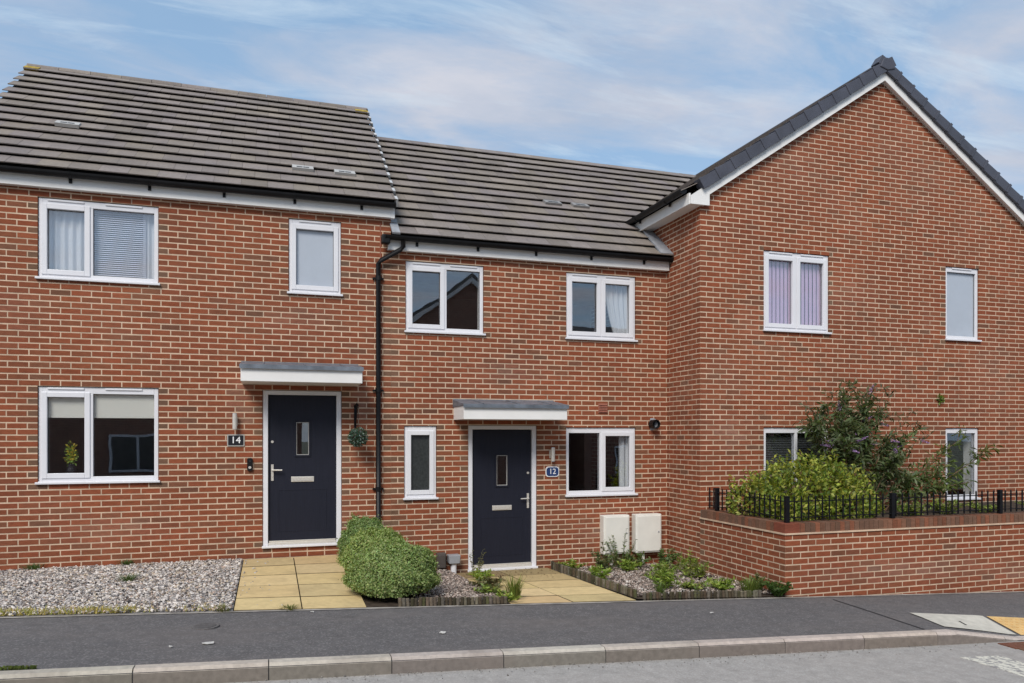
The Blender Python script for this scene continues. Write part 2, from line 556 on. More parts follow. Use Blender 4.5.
# ------------------------------------------------------------------ windows
def wavy(mb, x0, x1, z0, z1, y, amp=0.018, n=40, waves=7, gather=0.0):
    """hanging cloth; gather > 0 pulls the foot towards x1"""
    cols, ph = [], random.uniform(0, 6)
    for i in range(n + 1):
        t = i / n
        row = []
        for j in range(7):
            s = j / 6
            xa = x0 + (x1 - x0) * gather * (1 - s) ** 1.6
            row.append((xa + (x1 - xa) * t, y + amp * math.sin(t * waves * 6.28 + ph) * (1 - 0.3 * s), z0 + (z1 - z0) * s))
        cols.append(row)
    vs = [p for r in cols for p in r]
    fs = [(i * 7 + j, (i + 1) * 7 + j, (i + 1) * 7 + j + 1, i * 7 + j + 1) for i in range(n) for j in range(6)]
    mb.add(vs, fs)

def window(root, x0, x1, z0, z1, yf, lights, mull=(), head=0.085, sill=True, pane='glass', inside=(), vents=True, label=None):
    """lights: 's' opening sash or 'f' fixed, left to right; mull: x of the mullions"""
    j = 0.052
    f = MB()
    ya, yb = yf + 0.022, yf + 0.095
    zb = z0 + 0.034 if sill else z0
    f.box(x0 + 0.004, x0 + j, ya, yb, zb, z1 - 0.004)
    f.box(x1 - j, x1 - 0.004, ya, yb, zb, z1 - 0.004)
    f.box(x0 + j, x1 - j, ya, yb, z1 - head, z1 - 0.004)
    f.box(x0 + j, x1 - j, ya, yb, zb, zb + 0.05)
    for mx in mull:
        f.box(mx - 0.024, mx + 0.024, ya, yb, zb + 0.05, z1 - head)
    fr = f.build('window', M['upvc'], root, bev=0.004)
    if label: fr['label'] = label
    xs = [x0 + j] + [q for mx in mull for q in (mx - 0.024, mx + 0.024)] + [x1 - j]
    for i, kind in enumerate(lights):
        a, b = xs[2 * i], xs[2 * i + 1]
        c, d = zb + 0.05, z1 - head
        if kind == 's':
            s = MB()
            o, w = 0.016, 0.046
            yy, ye = yf + 0.008, yf + 0.075
            A, B, C, D = a - o, b + o, c - o, d + o
            s.box(A, a + w, yy, ye, C, D)
            s.box(b - w, B, yy, ye, C, D)
            s.box(a + w, b - w, yy, ye, d - w, D)
            s.box(a + w, b - w, yy, ye, C, c + w)
            s.build('sash', M['upvc'], fr, bev=0.005)
            a, b, c, d = a + w, b - w, c + w, d - w
        # black gasket line round the pane
        gk = MB()
        gy = yf + 0.05
        t = 0.004
        for (p, q, r, u) in ((a, a + t, c, d), (b - t, b, c, d), (a + t, b - t, c, c + t), (a + t, b - t, d - t, d)):
            gk.box(p, q, gy, gy + 0.006, r, u)
        gk.build('gasket', M['black'], fr)
        p = MB()
        p.box(a + 0.001, b - 0.001, yf + 0.062, yf + 0.066, c + 0.001, d - 0.001)
        p.build('pane', M[pane], fr)
    if vents:
        n = len(lights)
        for i in range(n):
            a, b = xs[2 * i], xs[2 * i + 1]
            w = min(0.42, (b - a) * 0.8)
            m = (a + b) / 2
            v = MB()
            v.box(m - w / 2, m + w / 2, yf + 0.008, yf + 0.024, z1 - 0.036, z1 - 0.014)
            v.build('trickle_vent', M['upvc'], fr, bev=0.003)
    if sill:
        s = MB()
        s.box(x0 - 0.022, x1 + 0.022, yf - 0.04, yf - 0.001, z0 - 0.002, z0 + 0.026)
        s.box(x0 + 0.002, x1 - 0.002, yf + 0.001, yf + 0.1, z0 + 0.002, z0 + 0.034)
        s.build('sill', M['upvc'], fr, bev=0.004)
    # lining of the opening behind the frame
    r = MB()
    y1 = yf + 0.28
    for q in (((x0 + .02, z0 + .03), (x0 + .02, z1 - .02)), ((x0 + .02, z1 - .02), (x1 - .02, z1 - .02)), ((x1 - .02, z1 - .02), (x1 - .02, z0 + .03)), ((x1 - .02, z0 + .03), (x0 + .02, z0 + .03))):
        (ua, wa), (ub, wb) = q
        r.quad((ua, yb, wa), (ua, y1, wa), (ub, y1, wb), (ub, yb, wb))
    r.build('reveal', M['fascia'], fr)
    for (kind, a, b, c, d) in inside:
        q = MB()
        if kind == 'roller':
            q.box(a, b, yf + 0.078, yf + 0.080, c, d)
            q.box(a, b, yf + 0.076, yf + 0.084, c - 0.02, c)
            q.build('roller_blind', M['blind'], fr)
        elif kind in ('slats', 'greyslats'):
            n = int((d - c) / 0.026)
            for i in range(n):
                z = c + (i + 0.5) * (d - c) / n
                q.hexa([(a, yf + .10, z - .010), (b, yf + .10, z - .010), (b, yf + .12, z + .006), (a, yf + .12, z + .006),
                        (a, yf + .10, z - .0085), (b, yf + .10, z - .0085), (b, yf + .12, z + .0075), (a, yf + .12, z + .0075)])
            q.build('venetian_blind', M[kind], fr)
        elif kind == 'vertical':
            n = int((b - a) / 0.066)
            for i in range(n):
                x = a + (i + 0.5) * (b - a) / n
                q.hexa([(x - .036, yf + .10, c), (x + .036, yf + .118, c), (x + .036, yf + .1195, c), (x - .036, yf + .1015, c),
                        (x - .036, yf + .10, d), (x + .036, yf + .118, d), (x + .036, yf + .1195, d), (x - .036, yf + .1015, d)])
            q.build('vertical_blind', M['pink_blind'], fr)
        elif kind == 'curtain':
            wavy(q, a, b, c, d, yf + 0.14, 0.02, 50, max(2, (b - a) / 0.09))
            q.build('curtain', M['curtain'], fr, smooth=True)
        elif kind == 'gathered':
            wavy(q, a, b, c, d, yf + 0.14, 0.022, 50, max(2, (b - a) / 0.09), 0.45)
            q.build('curtain', M['curtain'], fr, smooth=True)
    return fr

# ------------------------------------------------------------------ doors
def front_door(root, x0, x1, z0, z1, yf, handle_side):
    """navy leaf; frame, glazed slot, letterbox, handle and threshold are its pieces"""
    j = 0.068
    a, b, c, d = x0 + j, x1 - j, z0 + 0.075, z1 - 0.062
    lf = MB()
    ga, gb = (a + b) / 2 - 0.082, (a + b) / 2 + 0.082      # glazed slot
    gc, gd = c + 1.165, c + 1.61
    y0, y1 = yf + 0.055, yf + 0.10
    lf.box(a + .004, ga, y0, y1, c, d)
    lf.box(gb, b - .004, y0, y1, c, d)
    lf.box(ga, gb, y0, y1, c, gc)
    lf.box(ga, gb, y0, y1, gd, d)
    # raised mouldings of the lower panels
    leaf = lf.build('front_door', M['door'], root)
    fr = MB()
    yy, ye = yf + 0.012, yf + 0.105
    fr.box(x0 + .003, a, yy, ye, z0 + .03, z1 - .003)
    fr.box(b, x1 - .003, yy, ye, z0 + .03, z1 - .003)
    fr.box(a, b, yy, ye, d + 0.004, z1 - .003)
    fr.box(x0 - .01, x1 + .01, yf - 0.035, ye, z0, z0 + 0.03)
    fr.build('door_frame', M['upvc'], leaf, bev=0.004)
    th = MB()
    th.box(a, b, yf + 0.02, ye, z0 + 0.03, c - 0.012)
    th.box(a + .01, b - .01, yf + 0.035, yf + 0.054, c - 0.012, c + 0.012)
    th.build('threshold', M['steel'], leaf, bev=0.003)
    tr = MB()
    t = 0.026
    for (p, q, r, u) in ((ga - t, ga, gc - t, gd + t), (gb, gb + t, gc - t, gd + t), (ga, gb, gc - t, gc), (ga, gb, gd, gd + t)):
        tr.box(p, q, y0 - 0.012, y0 - 0.0005, r, u)
    tr.build('glazing_trim', M['door'], leaf, bev=0.004)
    t2 = MB()
    t = 0.008
    for (p, q, r, u) in ((ga, ga + t, gc, gd), (gb - t, gb, gc, gd), (ga + t, gb - t, gc, gc + t), (ga + t, gb - t, gd - t, gd)):
        t2.box(p, q, y0 - 0.004, y0 + 0.02, r, u)
    t2.build('glazing_bead', M['silver_trim'], leaf)
    p = MB()
    p.box(ga + t, gb - t, y0 + 0.006, y0 + 0.010, gc + t, gd - t)
    p.build('door_pane', M['glass'], leaf)
    m = (a + b) / 2
    lb = MB()
    lb.box(m - 0.15, m + 0.15, y0 - 0.012, y0 - 0.001, c + 0.80, c + 0.872)
    lb.build('letterbox', M['steel'], leaf, bev=0.004)
    lb2 = MB()
    lb2.box(m - 0.125, m + 0.125, y0 - 0.016, y0 - 0.0125, c + 0.814, c + 0.858)
    lb2.build('letterbox_flap', M['steel'], leaf, bev=0.001)
    h = MB()
    hx = a + 0.055 if handle_side < 0 else b - 0.055
    h.box(hx - 0.016, hx + 0.016, y0 - 0.010, y0 - 0.001, c + 0.82, c + 1.04)
    zl = c + 0.965
    h.tube([(hx, y0 - 0.008, zl), (hx, y0 - 0.05, zl)], 0.010)
    h.tube([(hx, y0 - 0.05, zl), (hx - handle_side * 0.125, y0 - 0.052, zl - 0.002)], 0.0095)
    h.build('handle', M['steel'], leaf, smooth=False)
    k = MB()
    k.tube([(hx, y0 - 0.014, c + 0.88), (hx, y0, c + 0.88)], 0.012, 10)
    k.build('lock_cylinder', M['steel'], leaf)
    k = MB()
    k.tube([(hx + handle_side * -0.0, y0 - 0.012, c + 1.345), (hx, y0, c + 1.345)], 0.018, 12)
    k.build('night_latch', M['steel'], leaf)
    # vertical grooves of the composite leaf
    gv = MB()
    for (gx0, gx1, gz0, gz1) in ((a + .13, b - .13, c + .13, c + .70),):
        t = .012
        for (p0, q0, r0, u0) in ((gx0, gx0 + t, gz0, gz1), (gx1 - t, gx1, gz0, gz1), (gx0 + t, gx1 - t, gz0, gz0 + t), (gx0 + t, gx1 - t, gz1 - t, gz1)):
            gv.box(p0, q0, y0 - .003, y0 - .0005, r0, u0)
    gv.build('panel_moulding', M['door'], leaf, bev=.001)
    return leaf

def canopy(root, x0, x1, zb, yf):
    yo = 9.93
    b = MB()
    b.box(x0, x1, yo, yf - 0.002, zb, zb + 0.185)
    c = b.build('door_canopy', M['fascia'], root, bev=0.004)
    l = MB()
    zt = zb + 0.188
    l.prism([(x0 - .012, yo - .03, zt), (x0 - .012, yf - .004, zt), (x0 - .012, yf - .004, zt + .115), (x0 - .012, yf - .03, zt + .10), (x0 - .012, yo - .03, zt + .022)], (x0 - .012, 0, 0), (x1 + .012, 0, 0))
    l.prism([(x0 - .014, yo - .034, zt - .03), (x0 - .014, yo - .0305, zt - .03), (x0 - .014, yo - .0305, zt + .02), (x0 - .014, yo - .034, zt + .02)], (x0, 0, 0), (x1 + .028, 0, 0))
    # three welts running down the slope
    for t in (0.18, 0.52, 0.84):
        x = x0 + (x1 - x0) * t
        l.tube([(x, yo - .02, zt + .026), (x, yf - .03, zt + .105)], 0.010, 6)
    l.build('lead_roof', M['lead'], c)
    return c

# ------------------------------------------------------------------ roofs
def tile_col():
    k = random.gauss(1.0, 0.075)
    w = random.uniform(0.93, 1.05)
    c = (0.222 * k, 0.192 * k * (0.98 + 0.02 * w), 0.173 * k * w)
    return c

def tiles(mb, O, U, W, Nn, span, n, gauge, tw=0.33, th=0.049):
    """interlocking flat tiles; O eave origin; span(l0, l1) -> (u0, u1)"""
    O = Vector(O); U = Vector(U).normalized(); W = Vector(W).normalized(); Nn = Vector(Nn).normalized()
    def P(u, w, h): return tuple(O + U * u + W * w + Nn * h)
    for k in range(n):
        l0, l1 = k * gauge, (k + 1) * gauge + 0.03
        if k == n - 1: l1 = n * gauge
        u0, u1 = span(k * gauge, (k + 1) * gauge)
        if u1 - u0 < 0.05: continue
        off = (k % 2) * tw / 2
        x = u0 - off
        while x < u1 - 0.01:
            a, b = max(x, u0) + 0.0015, min(x + tw, u1) - 0.0015
            x += tw
            if b - a < 0.02: continue
            dz = random.uniform(-0.002, 0.002)
            dw = random.uniform(-0.003, 0.003)
            hl, hu = th + dz, 0.004 + dz
            lo = 0.036
            pts = [P(a, l0 + dw, lo), P(b, l0 + dw, lo), P(b, l1, -0.006), P(a, l1, -0.006),
                   P(a, l0 + dw, hl), P(b, l0 + dw, hl), P(b, l1, hu), P(a, l1, hu)]
            mb.hexa(pts, tile_col(), 0)

def gutter(root, pts0, pts1, r=0.056, brackets=6, back=(0, 1, 0), drop=0.108):
    """half-round black gutter between two points, brackets as its pieces"""
    A, B = Vector(pts0), Vector(pts1)
    d = (B - A).normalized()
    bk = Vector(back)
    gm = MB()
    n = 9
    prof = []
    for i in range(n):
        an = math.pi * i / (n - 1)
        prof.append(bk * (math.cos(an) * r) + Vector((0, 0, -math.sin(an) * r)))
    inner = [p * 0.93 for p in prof[::-1]]
    poly = [tuple(A + p) for p in prof + inner]
    gm.prism(poly, A, B)
    for E, s in ((A, -1), (B, 1)):
        cap = [tuple(E + p * 1.05) for p in prof]
        gm.prism(cap, (0, 0, 0), tuple(d * (0.012 * s)))
    L = (B - A).length
    go = gm.build('gutter', M['black'], root)
    for i in range(brackets):
        t = (i + 0.5) / brackets
        p = A + d * (L * t)
        b = MB()
        pr = [p + q * 1.12 for q in prof] + [p + q * 1.0 for q in prof[::-1]]
        b.prism([tuple(q - d * 0.015) for q in pr], (0, 0, 0), tuple(d * 0.030))
        e = p + bk * (r * 0.80)
        s1 = d * 0.018
        up = Vector((0, 0, 1))
        q = [e - s1 - up * drop, e + s1 - up * drop, e + s1 - up * drop + bk * .02, e - s1 - up * drop + bk * .02,
             e - s1 + up * .0, e + s1 + up * .0, e + s1 + bk * .02, e - s1 + bk * .02]
        b.hexa([tuple(v) for v in q])
        b.build('gutter_bracket', M['black'], go)
    return go

YW = 10.53    # face of the two terraced houses
YG = 9.57     # face of the gabled house
XG = 5.98     # its left corner
XP = 1.615    # party wall line between the two terraced houses
XL = -3.60
PITCH = 0.79
cp = 1 / math.hypot(1, PITCH)
SW = Vector((0, cp, PITCH * cp))      # up the front roof slope
SN = Vector((0, -PITCH * cp, cp))

def roof_front(root, xa, xb, zridge, right=None, n=14, lift=0.0):
    yr = 13.7
    L = (yr - 10.33) / cp
    gauge = L / n
    ze = zridge - PITCH * (yr - 10.33)
    mb = MB()
    O = (xa, 10.33, ze)
    def span(l0, l1):
        if right is None: return (0, xb - xa)
        return (0, right(ze + (l0 + l1) / 2 * SW.z) - xa)
    tiles(mb, O, (1, 0, 0), SW, SN, span, n, gauge)
    # felt sheet under the tiles and the plain back slope
    xr = xb if right is None else xb
    mb.quad((xa + .02, 10.36, ze - .0), (xr - .02, 10.36, ze - .0), (xr - .02, yr, zridge - .04), (xa + .02, yr, zridge - .04), mi=1)
    mb.quad((xa + .02, yr, zridge - .0), (xr - .02, yr, zridge - .0), (xr - .02, 16.9, zridge - PITCH * 3.2), (xa + .02, 16.9, zridge - PITCH * 3.2), mi=1)
    ro = mb.build('roof', [M['tile'], M['felt']], root)
    xe = xb if right is None else right(zridge) + 0.15
    rd = MB()
    x = xa
    while x < xe - 0.05:
        x1 = min(x + 0.45, xe)
        r = 0.085 + random.uniform(-.003, .003)
        zc = zridge - 0.095 + lift + random.uniform(-.003, .003)
        prof = [(x, yr + math.cos(a) * r * 1.15, zc + math.sin(a) * r) for a in np.linspace(math.pi, 0, 7)]
        rd.prism(prof, (x, 0, 0), (x1 - .006, 0, 0), col=tile_col())
        x = x1
    rd.build('ridge_tile', M['tile'], ro)
    return ro, ze, gauge, L

def roof_vent(ro, x, y, zridge, mat):
    """flat tile vent with two white side clips"""
    z = zridge - PITCH * (13.7 - y)
    B = Vector((x, y, z)) + SN * 0.04
    U = Vector((1, 0, 0))
    v = MB()
    def P(u, w, h): return tuple(B + U * u + SW * w + SN * h)
    v.hexa([P(-.145, -.065, -.02), P(.145, -.065, -.02), P(.145, .10, -.03), P(-.145, .10, -.03), P(-.145, -.065, .030), P(.145, -.065, .030), P(.145, .10, .010), P(-.145, .10, .010)])
    return v.build('roof_vent', mat, ro), P

def vent_slot(o, P):
    o2 = MB()
    for (u0, u1) in ((-.085, -.004), (.004, .085)):
        for q in (-.030, .004):
            o2.hexa([P(u0, q, .0), P(u1, q, .0), P(u1, q + .024, .0), P(u0, q + .024, .0), P(u0, q, .031 - (q + .065) * .12), P(u1, q, .031 - (q + .065) * .12), P(u1, q + .024, .028 - (q + .065) * .12), P(u0, q + .024, .028 - (q + .065) * .12)])
    o2.build('vent_louvre', M['black'], o.parent)

def shell(root, x0, x1, zg, zfloor, zeave, zridge, yfront, ygable=None):
    """unseen plain walls, upper floor and loft ceiling that keep the rooms dark"""
    b = MB()
    yb = 16.5
    for x in (x0, x1):
        b.quad((x, yfront, zg), (x, yb, zg), (x, yb, zeave), (x, 13.7, zridge - .08), (x, yfront, zeave))
    b.quad((x0, yb, zg), (x1, yb, zg), (x1, yb, zeave), (x0, yb, zeave))
    b.build('outer_wall', M['bricktex'], root)
    r = MB()
    e = 0.02
    r.quad((x0 + e, yfront + .11, zfloor), (x1 - e, yfront + .11, zfloor), (x1 - e, yb - e, zfloor), (x0 + e, yb - e, zfloor))
    r.quad((x0 + e, yfront + .11, zeave - .03), (x1 - e, yfront + .11, zeave - .03), (x1 - e, yb - e, zeave - .03), (x0 + e, yb - e, zeave - .03))
    r.quad((x0 + e, yfront + 3.2, zg), (x1 - e, yfront + 3.2, zg), (x1 - e, yfront + 3.2, zeave), (x0 + e, yfront + 3.2, zeave))
    r.build('room_lining', M['room'], root)
    f = MB()
    f.quad((x0 + e, yfront + .11, zg + .1), (x1 - e, yfront + .11, zg + .1), (x1 - e, yb - e, zg + .1), (x0 + e, yb - e, zg + .1))
    f.build('room_floor', M['floor'], root)

def eaves(root, x0, x1, zb, n_br, xg0=None, xg1=None):
    """fascia, soffit and gutter of a front eave; zb = fascia bottom"""
    f = MB()
    f.box(x0, x1, 10.44, 10.462, zb, zb + 0.17)
    f.build('fascia', M['fascia'], root, bev=.003)
    s = MB()
    s.box(x0, x1, 10.463, YW + .05, zb + 0.003, zb + 0.02)
    s.build('soffit', M['fascia'], root)
    return gutter(root, (xg0 if xg0 is not None else x0, 10.377, zb + 0.178), (xg1 if xg1 is not None else x1, 10.377, zb + 0.178), 0.06, n_br)

# ---- house 14
ZF14, ZF12 = 3.025, 2.58
h14 = thing('terraced_house', 'taller brick house on the left with number 14 door, wide windows and yellow-ended ridge', 'house', (-1.1, 10.53, -1.6), 'row of red brick houses')
W14 = [(-2.713, -1.362, 1.915, 2.925), (-2.713, -1.362, -0.605, 0.6), (0.238, 0.930, 1.905, 2.925), (-0.094, 0.937, -1.511, 0.6)]
w = MB()
brickwork(w, (XL, YW, 0), (1, 0, 0), (0, -1, 0), XP - XL, -2.0, ZF14 + .02, [(a - XL, b - XL, c, d) for a, b, c, d in W14])
w.build('brick_wall', [M['brick'], M['mortar']], h14)
shell(h14, XL, XP - .003, -2.1, 1.2, 3.04, 5.87, YW)
window(h14, *W14[0], YW, 'sf', (-2.136,), inside=[('curtain', -2.69, -2.15, 1.93, 2.88), ('slats', -2.13, -1.52, 1.97, 2.88), ('curtain', -1.56, -1.39, 1.93, 2.88)])
window(h14, *W14[1], YW, 'sf', (-2.136,), inside=[('roller', -2.69, -2.14, 0.235, 0.56), ('roller', -2.13, -1.39, 0.235, 0.56)])
window(h14, *W14[2], YW, 's', (), pane='frost')
front_door(h14, *W14[3], YW, -1)
canopy(h14, -0.35, 1.15, 0.675, YW)
ro, ze, gauge, L = roof_front(h14, -3.66, 1.665, 5.87, lift=.045)
for (x, y) in ((-2.62, 11.58), (0.44, 10.99), (1.02, 10.98)):
    o, o2 = roof_vent(ro, x, y, 5.87, M['vent_end'])
    vent_slot(o, o2)
vb = MB()      # dry verge units down the right edge, one to a tile course
for k in range(14):
    B = Vector((1.665, 10.33, ze)) + SW * (k * gauge)
    for (w0, w1, du, mi_) in ((0, .16, .016, 0), (.16, gauge + .02, .004, 1)):
        vb.hexa([tuple(B + Vector((u, 0, 0)) + SW * q + SN * h) for (u, q, h) in ((.001, w0, -.06), (du, w0, -.06), (du, w1, -.06), (.001, w1, -.06), (-.022, w0, .052), (du, w0, .052), (du, w1, .034), (-.022, w1, .034))], mi=mi_)
vb.build('verge_strip', [M['vergegrey'], M['felt']], ro)
for (x0, x1) in ((-3.665, -3.46), (1.44, 1.665)):   # lichen-yellow mortar bedding at the two ridge ends
    lc = MB()
    B = Vector((0, 10.33, ze)) + SW * (L - .20)
    lc.hexa([tuple(B + Vector((x, 0, 0)) + SW * q + SN * h) for (x, q, h) in ((x0, -.07, .0), (x1, -.07, .0), (x1, .09, .0), (x0, .09, .0), (x0, -.07, .052), (x1, -.07, .052), (x1, .09, .034), (x0, .09, .034))])
    lc.build('ridge_end', M['lichen'], ro)
eaves(h14, XL - .06, 1.60, ZF14, 6, XL - .06, 1.64)
be = MB()
be.box(1.601, 1.655, 10.442, YW - .01, ZF14 - .002, ZF14 + .158)
be.build('fascia_end', M['fascia'], h14)

# ---- house 12
h12 = thing('terraced_house', 'lower brick house in the middle with number 12 door, between taller neighbours', 'house', (3.7, 10.53, -2.0), 'row of red brick houses')
W12 = [(1.823, 2.968, 1.45, 2.465), (4.266, 5.43, 1.45, 2.465), (1.804, 2.267, -0.915, 0.13), (4.262, 5.43, -0.935, 0.115), (2.733, 3.789, -1.985, 0.14)]
w = MB()
brickwork(w, (XP, YW, 0), (1, 0, 0), (0, -1, 0), XG + .1 - XP, -2.4, ZF12 + .02, [(a - XP, b - XP, c, d) for a, b, c, d in W12])
w.build('brick_wall', [M['brick'], M['mortar']], h12)
mj = MB()
mj.box(1.461, 1.473, YW - .004, YW + .01, -1.7, 2.97)
mj.build('movement_joint', M['terracotta'], h14)
shell(h12, XP + .003, XG + 2.0, -2.4, 0.75, 2.60, 5.42, YW)
window(h12, *W12[0], YW, 'sf', (2.395,))
window(h12, *W12[1], YW, 'ss', (4.85,), inside=[('gathered', 4.95, 5.40, 1.47, 2.40), ('curtain', 4.30, 4.42, 1.47, 2.40)])
window(h12, *W12[2], YW, 's', (), pane='darkfrost', vents=False)
window(h12, *W12[3], YW, 'fs', (4.85,), vents=False, inside=[('curtain', 5.20, 5.42, -.93, .05)])
front_door(h12, *W12[4], YW, 1)
canopy(h12, 2.516, 4.036, 0.216, YW)
GA, GS = 9.28, 0.665            # gable apex x, roof slope
def valley(z):                  # right end of the middle roof where it meets the gabled house
    if z < 3.50: return XG - .004
    return GA - (5.87 - z) / GS - 0.02
ro2, ze2, gauge2, L2 = roof_front(h12, 1.625, 8.1, 5.42, valley)
for (x, y) in ((4.48, 11.69), (4.98, 11.69)):
    o, o2 = roof_vent(ro2, x, y, 5.42, M['ventgrey'])
    vent_slot(o, o2)
eaves(h12, 1.56, XG - .01, ZF12, 5, 1.52, XG - .01)
fl = MB()       # lead at both abutments
B = Vector((XG - .30, 10.33, ze2))
fl.hexa([tuple(B + Vector((u, 0, 0)) + SW * q + SN * h) for (u, q, h) in ((.08, .03, .03), (.294, .03, .03), (.294, 1.2, .03), (.14, 1.2, .03), (.08, .03, .056), (.294, .03, .056), (.294, 1.2, .056), (.14, 1.2, .056))])
M['flash'] = plain('grey_lead_flashing', (0.27, 0.28, 0.30), 0.55, 0.2, 9)
fl.build('lead_flashing', M['flash'], ro2)
fl = MB()
B = Vector((1.66, 10.33, ze2))
fl.hexa([tuple(B + Vector((u, 0, 0)) + SW * q + SN * h) for (u, q, h) in ((-.06, -.01, .02), (.05, -.01, .02), (.05, .46, .02), (-.06, .46, .02), (-.06, -.01, .046), (.05, -.01, .046), (.05, .46, .046), (-.06, .46, .046))])
fl.build('lead_flashing', M['flash'], ro2)
dp = MB()
px, py = 1.432, YW - .055
dp.tube([(1.762, 10.377, ZF12 + .12), (1.762, 10.377, ZF12 + .04), (1.73, 10.39, ZF12 + .0), (1.47, py - .01, ZF12 - .15), (px, py, ZF12 - .20), (px, py, 0.4), (px, py, -1.72)], 0.034, 12)
dpo = dp.build('downpipe', M['black'], h12, smooth=True)
for z in (2.18, 0.62, -0.75):
    c = MB()
    c.tube([(px, py, z - .03), (px, py, z + .03)], 0.041, 12)
    c.box(px - .075, px + .075, py + .02, py + .05, z - .012, z + .012)
    c.build('pipe_bracket', M['black'], dpo)
sb = MB()
sb.box(1.46, 1.58, 10.34, 10.45, ZF12 + .06, ZF12 + .19)
sb.build('gutter_stop_end', M['black'], h12, bev=.02)

# ---- gabled house
hg = thing('gabled_house', 'red brick house end with tall pointed gable facing the street', 'house', (9.28, 9.57, -2.1), 'row of red brick houses')
XR = 12.58
WG = [(7.077, 8.276, 1.565, 2.79), (10.62, 11.34, 1.565, 2.79), (7.077, 8.276, -1.08, 0.115), (10.62, 11.34, -1.08, 0.115)]
def gclip(z):
    if z <= 3.425: return (0, XR - XG)
    h = (5.66 - z) / GS
    return (max(0, GA - h - XG), min(XR - XG, GA + h - XG))
w = MB()
brickwork(w, (XG, YG, 0), (1, 0, 0), (0, -1, 0), XR - XG, -2.6, 5.60, [(a - XG, b - XG, c, d) for a, b, c, d in WG], gclip, corner0=0, corner1=0)
brickwork(w, (XG, YG, 0), (0, 1, 0), (-1, 0, 0), 2.2, -2.6, 3.40, (), None, corner0=1)
w.build('brick_wall', [M['brick'], M['mortar']], hg)
b = MB()
b.quad((XR - .01, YG + .11, -2.6), (XR - .01, 17.5, -2.6), (XR - .01, 17.5, 3.42), (XR - .01, YG + .11, 3.42))
b.quad((XG + .12, 17.5, -2.6), (XR, 17.5, -2.6), (XR, 17.5, 3.42), (GA, 17.5, 5.6), (XG + .12, 17.5, 3.42))
b.quad((XG + .12, YG + 1.2, -2.6), (XG + .12, 17.5, -2.6), (XG + .12, 17.5, 3.40), (XG + .12, YG + 1.2, 3.40))
b.build('outer_wall', M['bricktex'], hg)
r = MB()
for z in (0.85, 3.2):
    r.quad((XG + .14, YG + .11, z), (XR - .02, YG + .11, z), (XR - .02, 17.4, z), (XG + .14, 17.4, z))
r.quad((XG + .14, YG + 3.2, -2), (XR - .02, YG + 3.2, -2), (XR - .02, YG + 3.2, 3.3), (XG + .14, YG + 3.2, 3.3))
r.build('room_lining', M['room'], hg)
f = MB()
f.quad((XG + .14, YG + .11, -1.5), (XR - .02, YG + .11, -1.5), (XR - .02, 17.4, -1.5), (XG + .14, 17.4, -1.5))
f.build('room_floor', M['floor'], hg)
window(hg, *WG[0], YG, 'ss', (7.677,), inside=[('vertical', 7.09, 7.665, 1.58, 2.77), ('vertical', 7.69, 8.27, 1.58, 2.77)])
window(hg, *WG[1], YG, 'f', (), pane='frost')
window(hg, *WG[2], YG, 'ff', (7.677,), vents=False, inside=[('greyslats', 7.12, 7.66, -1.0, .06), ('greyslats', 7.69, 8.24, -1.0, .06)])
window(hg, *WG[3], YG, 'f', (), vents=False, inside=[('curtain', 10.66, 10.80, -1.03, .06)])
# roof: both slopes of tiles, ridge along y
cg = 1 / math.hypot(1, GS)
ZR = 5.90
mb = MB()
hw = GA - 5.66
Lg = hw / cg
ng = 14
gg = Lg / ng
zeg = ZR - GS * hw
tiles(mb, (5.66, YG - .05, zeg), (0, 1, 0), (cg, 0, GS * cg), (-GS * cg, 0, cg), lambda a, b: (0, 8.0), ng, gg)
tiles(mb, (2 * GA - 5.66, YG - .05, zeg), (0, 1, 0), (-cg, 0, GS * cg), (GS * cg, 0, cg), lambda a, b: (0, 8.0), ng, gg)
for s in (-1, 1):
    mb.quad((GA + s * (hw - .03), YG - .02, zeg - .0), (GA + s * (hw - .03), 17.4, zeg - .0), (GA, 17.4, ZR - .03), (GA, YG - .02, ZR - .03), mi=1)
rg = mb.build('roof', [M['tile'], M['felt']], hg)
rd = MB()
y = YG - .08
while y < 17.3:
    zc = ZR - .06
    r_ = .105
    rd.prism([(GA + math.cos(a) * r_ * 1.1, y, zc + math.sin(a) * r_) for a in np.linspace(0, math.pi, 9)], (0, y, 0), (0, y + .445, 0), col=(.075, .075, .09))
    y += .45
rd.build('ridge_tile', M['tile'], rg)
# capped verge units stepping up both rakes
for s in (-1, 1):
    v = MB()
    Wd = Vector((-s * cg, 0, GS * cg))
    Nd = Vector((s * GS * cg, 0, cg))
    for k in range(ng + 1):
        ln = gg if k < ng else 0.12
        if k == 0 and s < 0: continue
        B = Vector((GA + s * hw, 0, zeg)) + Wd * (k * gg)
        q0, q1 = -.012, ln + .012
        h0, h1 = .046, .026
        y0, y1 = YG - .135 - .0, YG + .02
        dpt = .118
        v.hexa([tuple(B + Wd * q + Nd * h + Vector((0, yy, 0))) for (q, yy, h) in
                ((q0, y0, -dpt), (q0, y1, -dpt), (q1, y1, -dpt - .012), (q1, y0, -dpt - .012), (q0, y0, h0), (q0, y1, h0), (q1, y1, h1), (q1, y0, h1))])
        v.hexa([tuple(B + Wd * q + Nd * h + Vector((0, yy, 0))) for (q, yy, h) in
                ((q0 - .008, y0 - .008, -dpt), (q0 - .008, y0 - .001, -dpt), (q0 + .04, y0 - .001, -dpt), (q0 + .04, y0 - .008, -dpt), (q0 - .008, y0 - .008, h0 + .006), (q0 - .008, y0 - .001, h0 + .006), (q0 + .04, y0 - .001, h0 + .006), (q0 + .04, y0 - .008, h0 + .006))])
    v.build('verge', M['verge'], rg, bev=.004)
ca = MB()
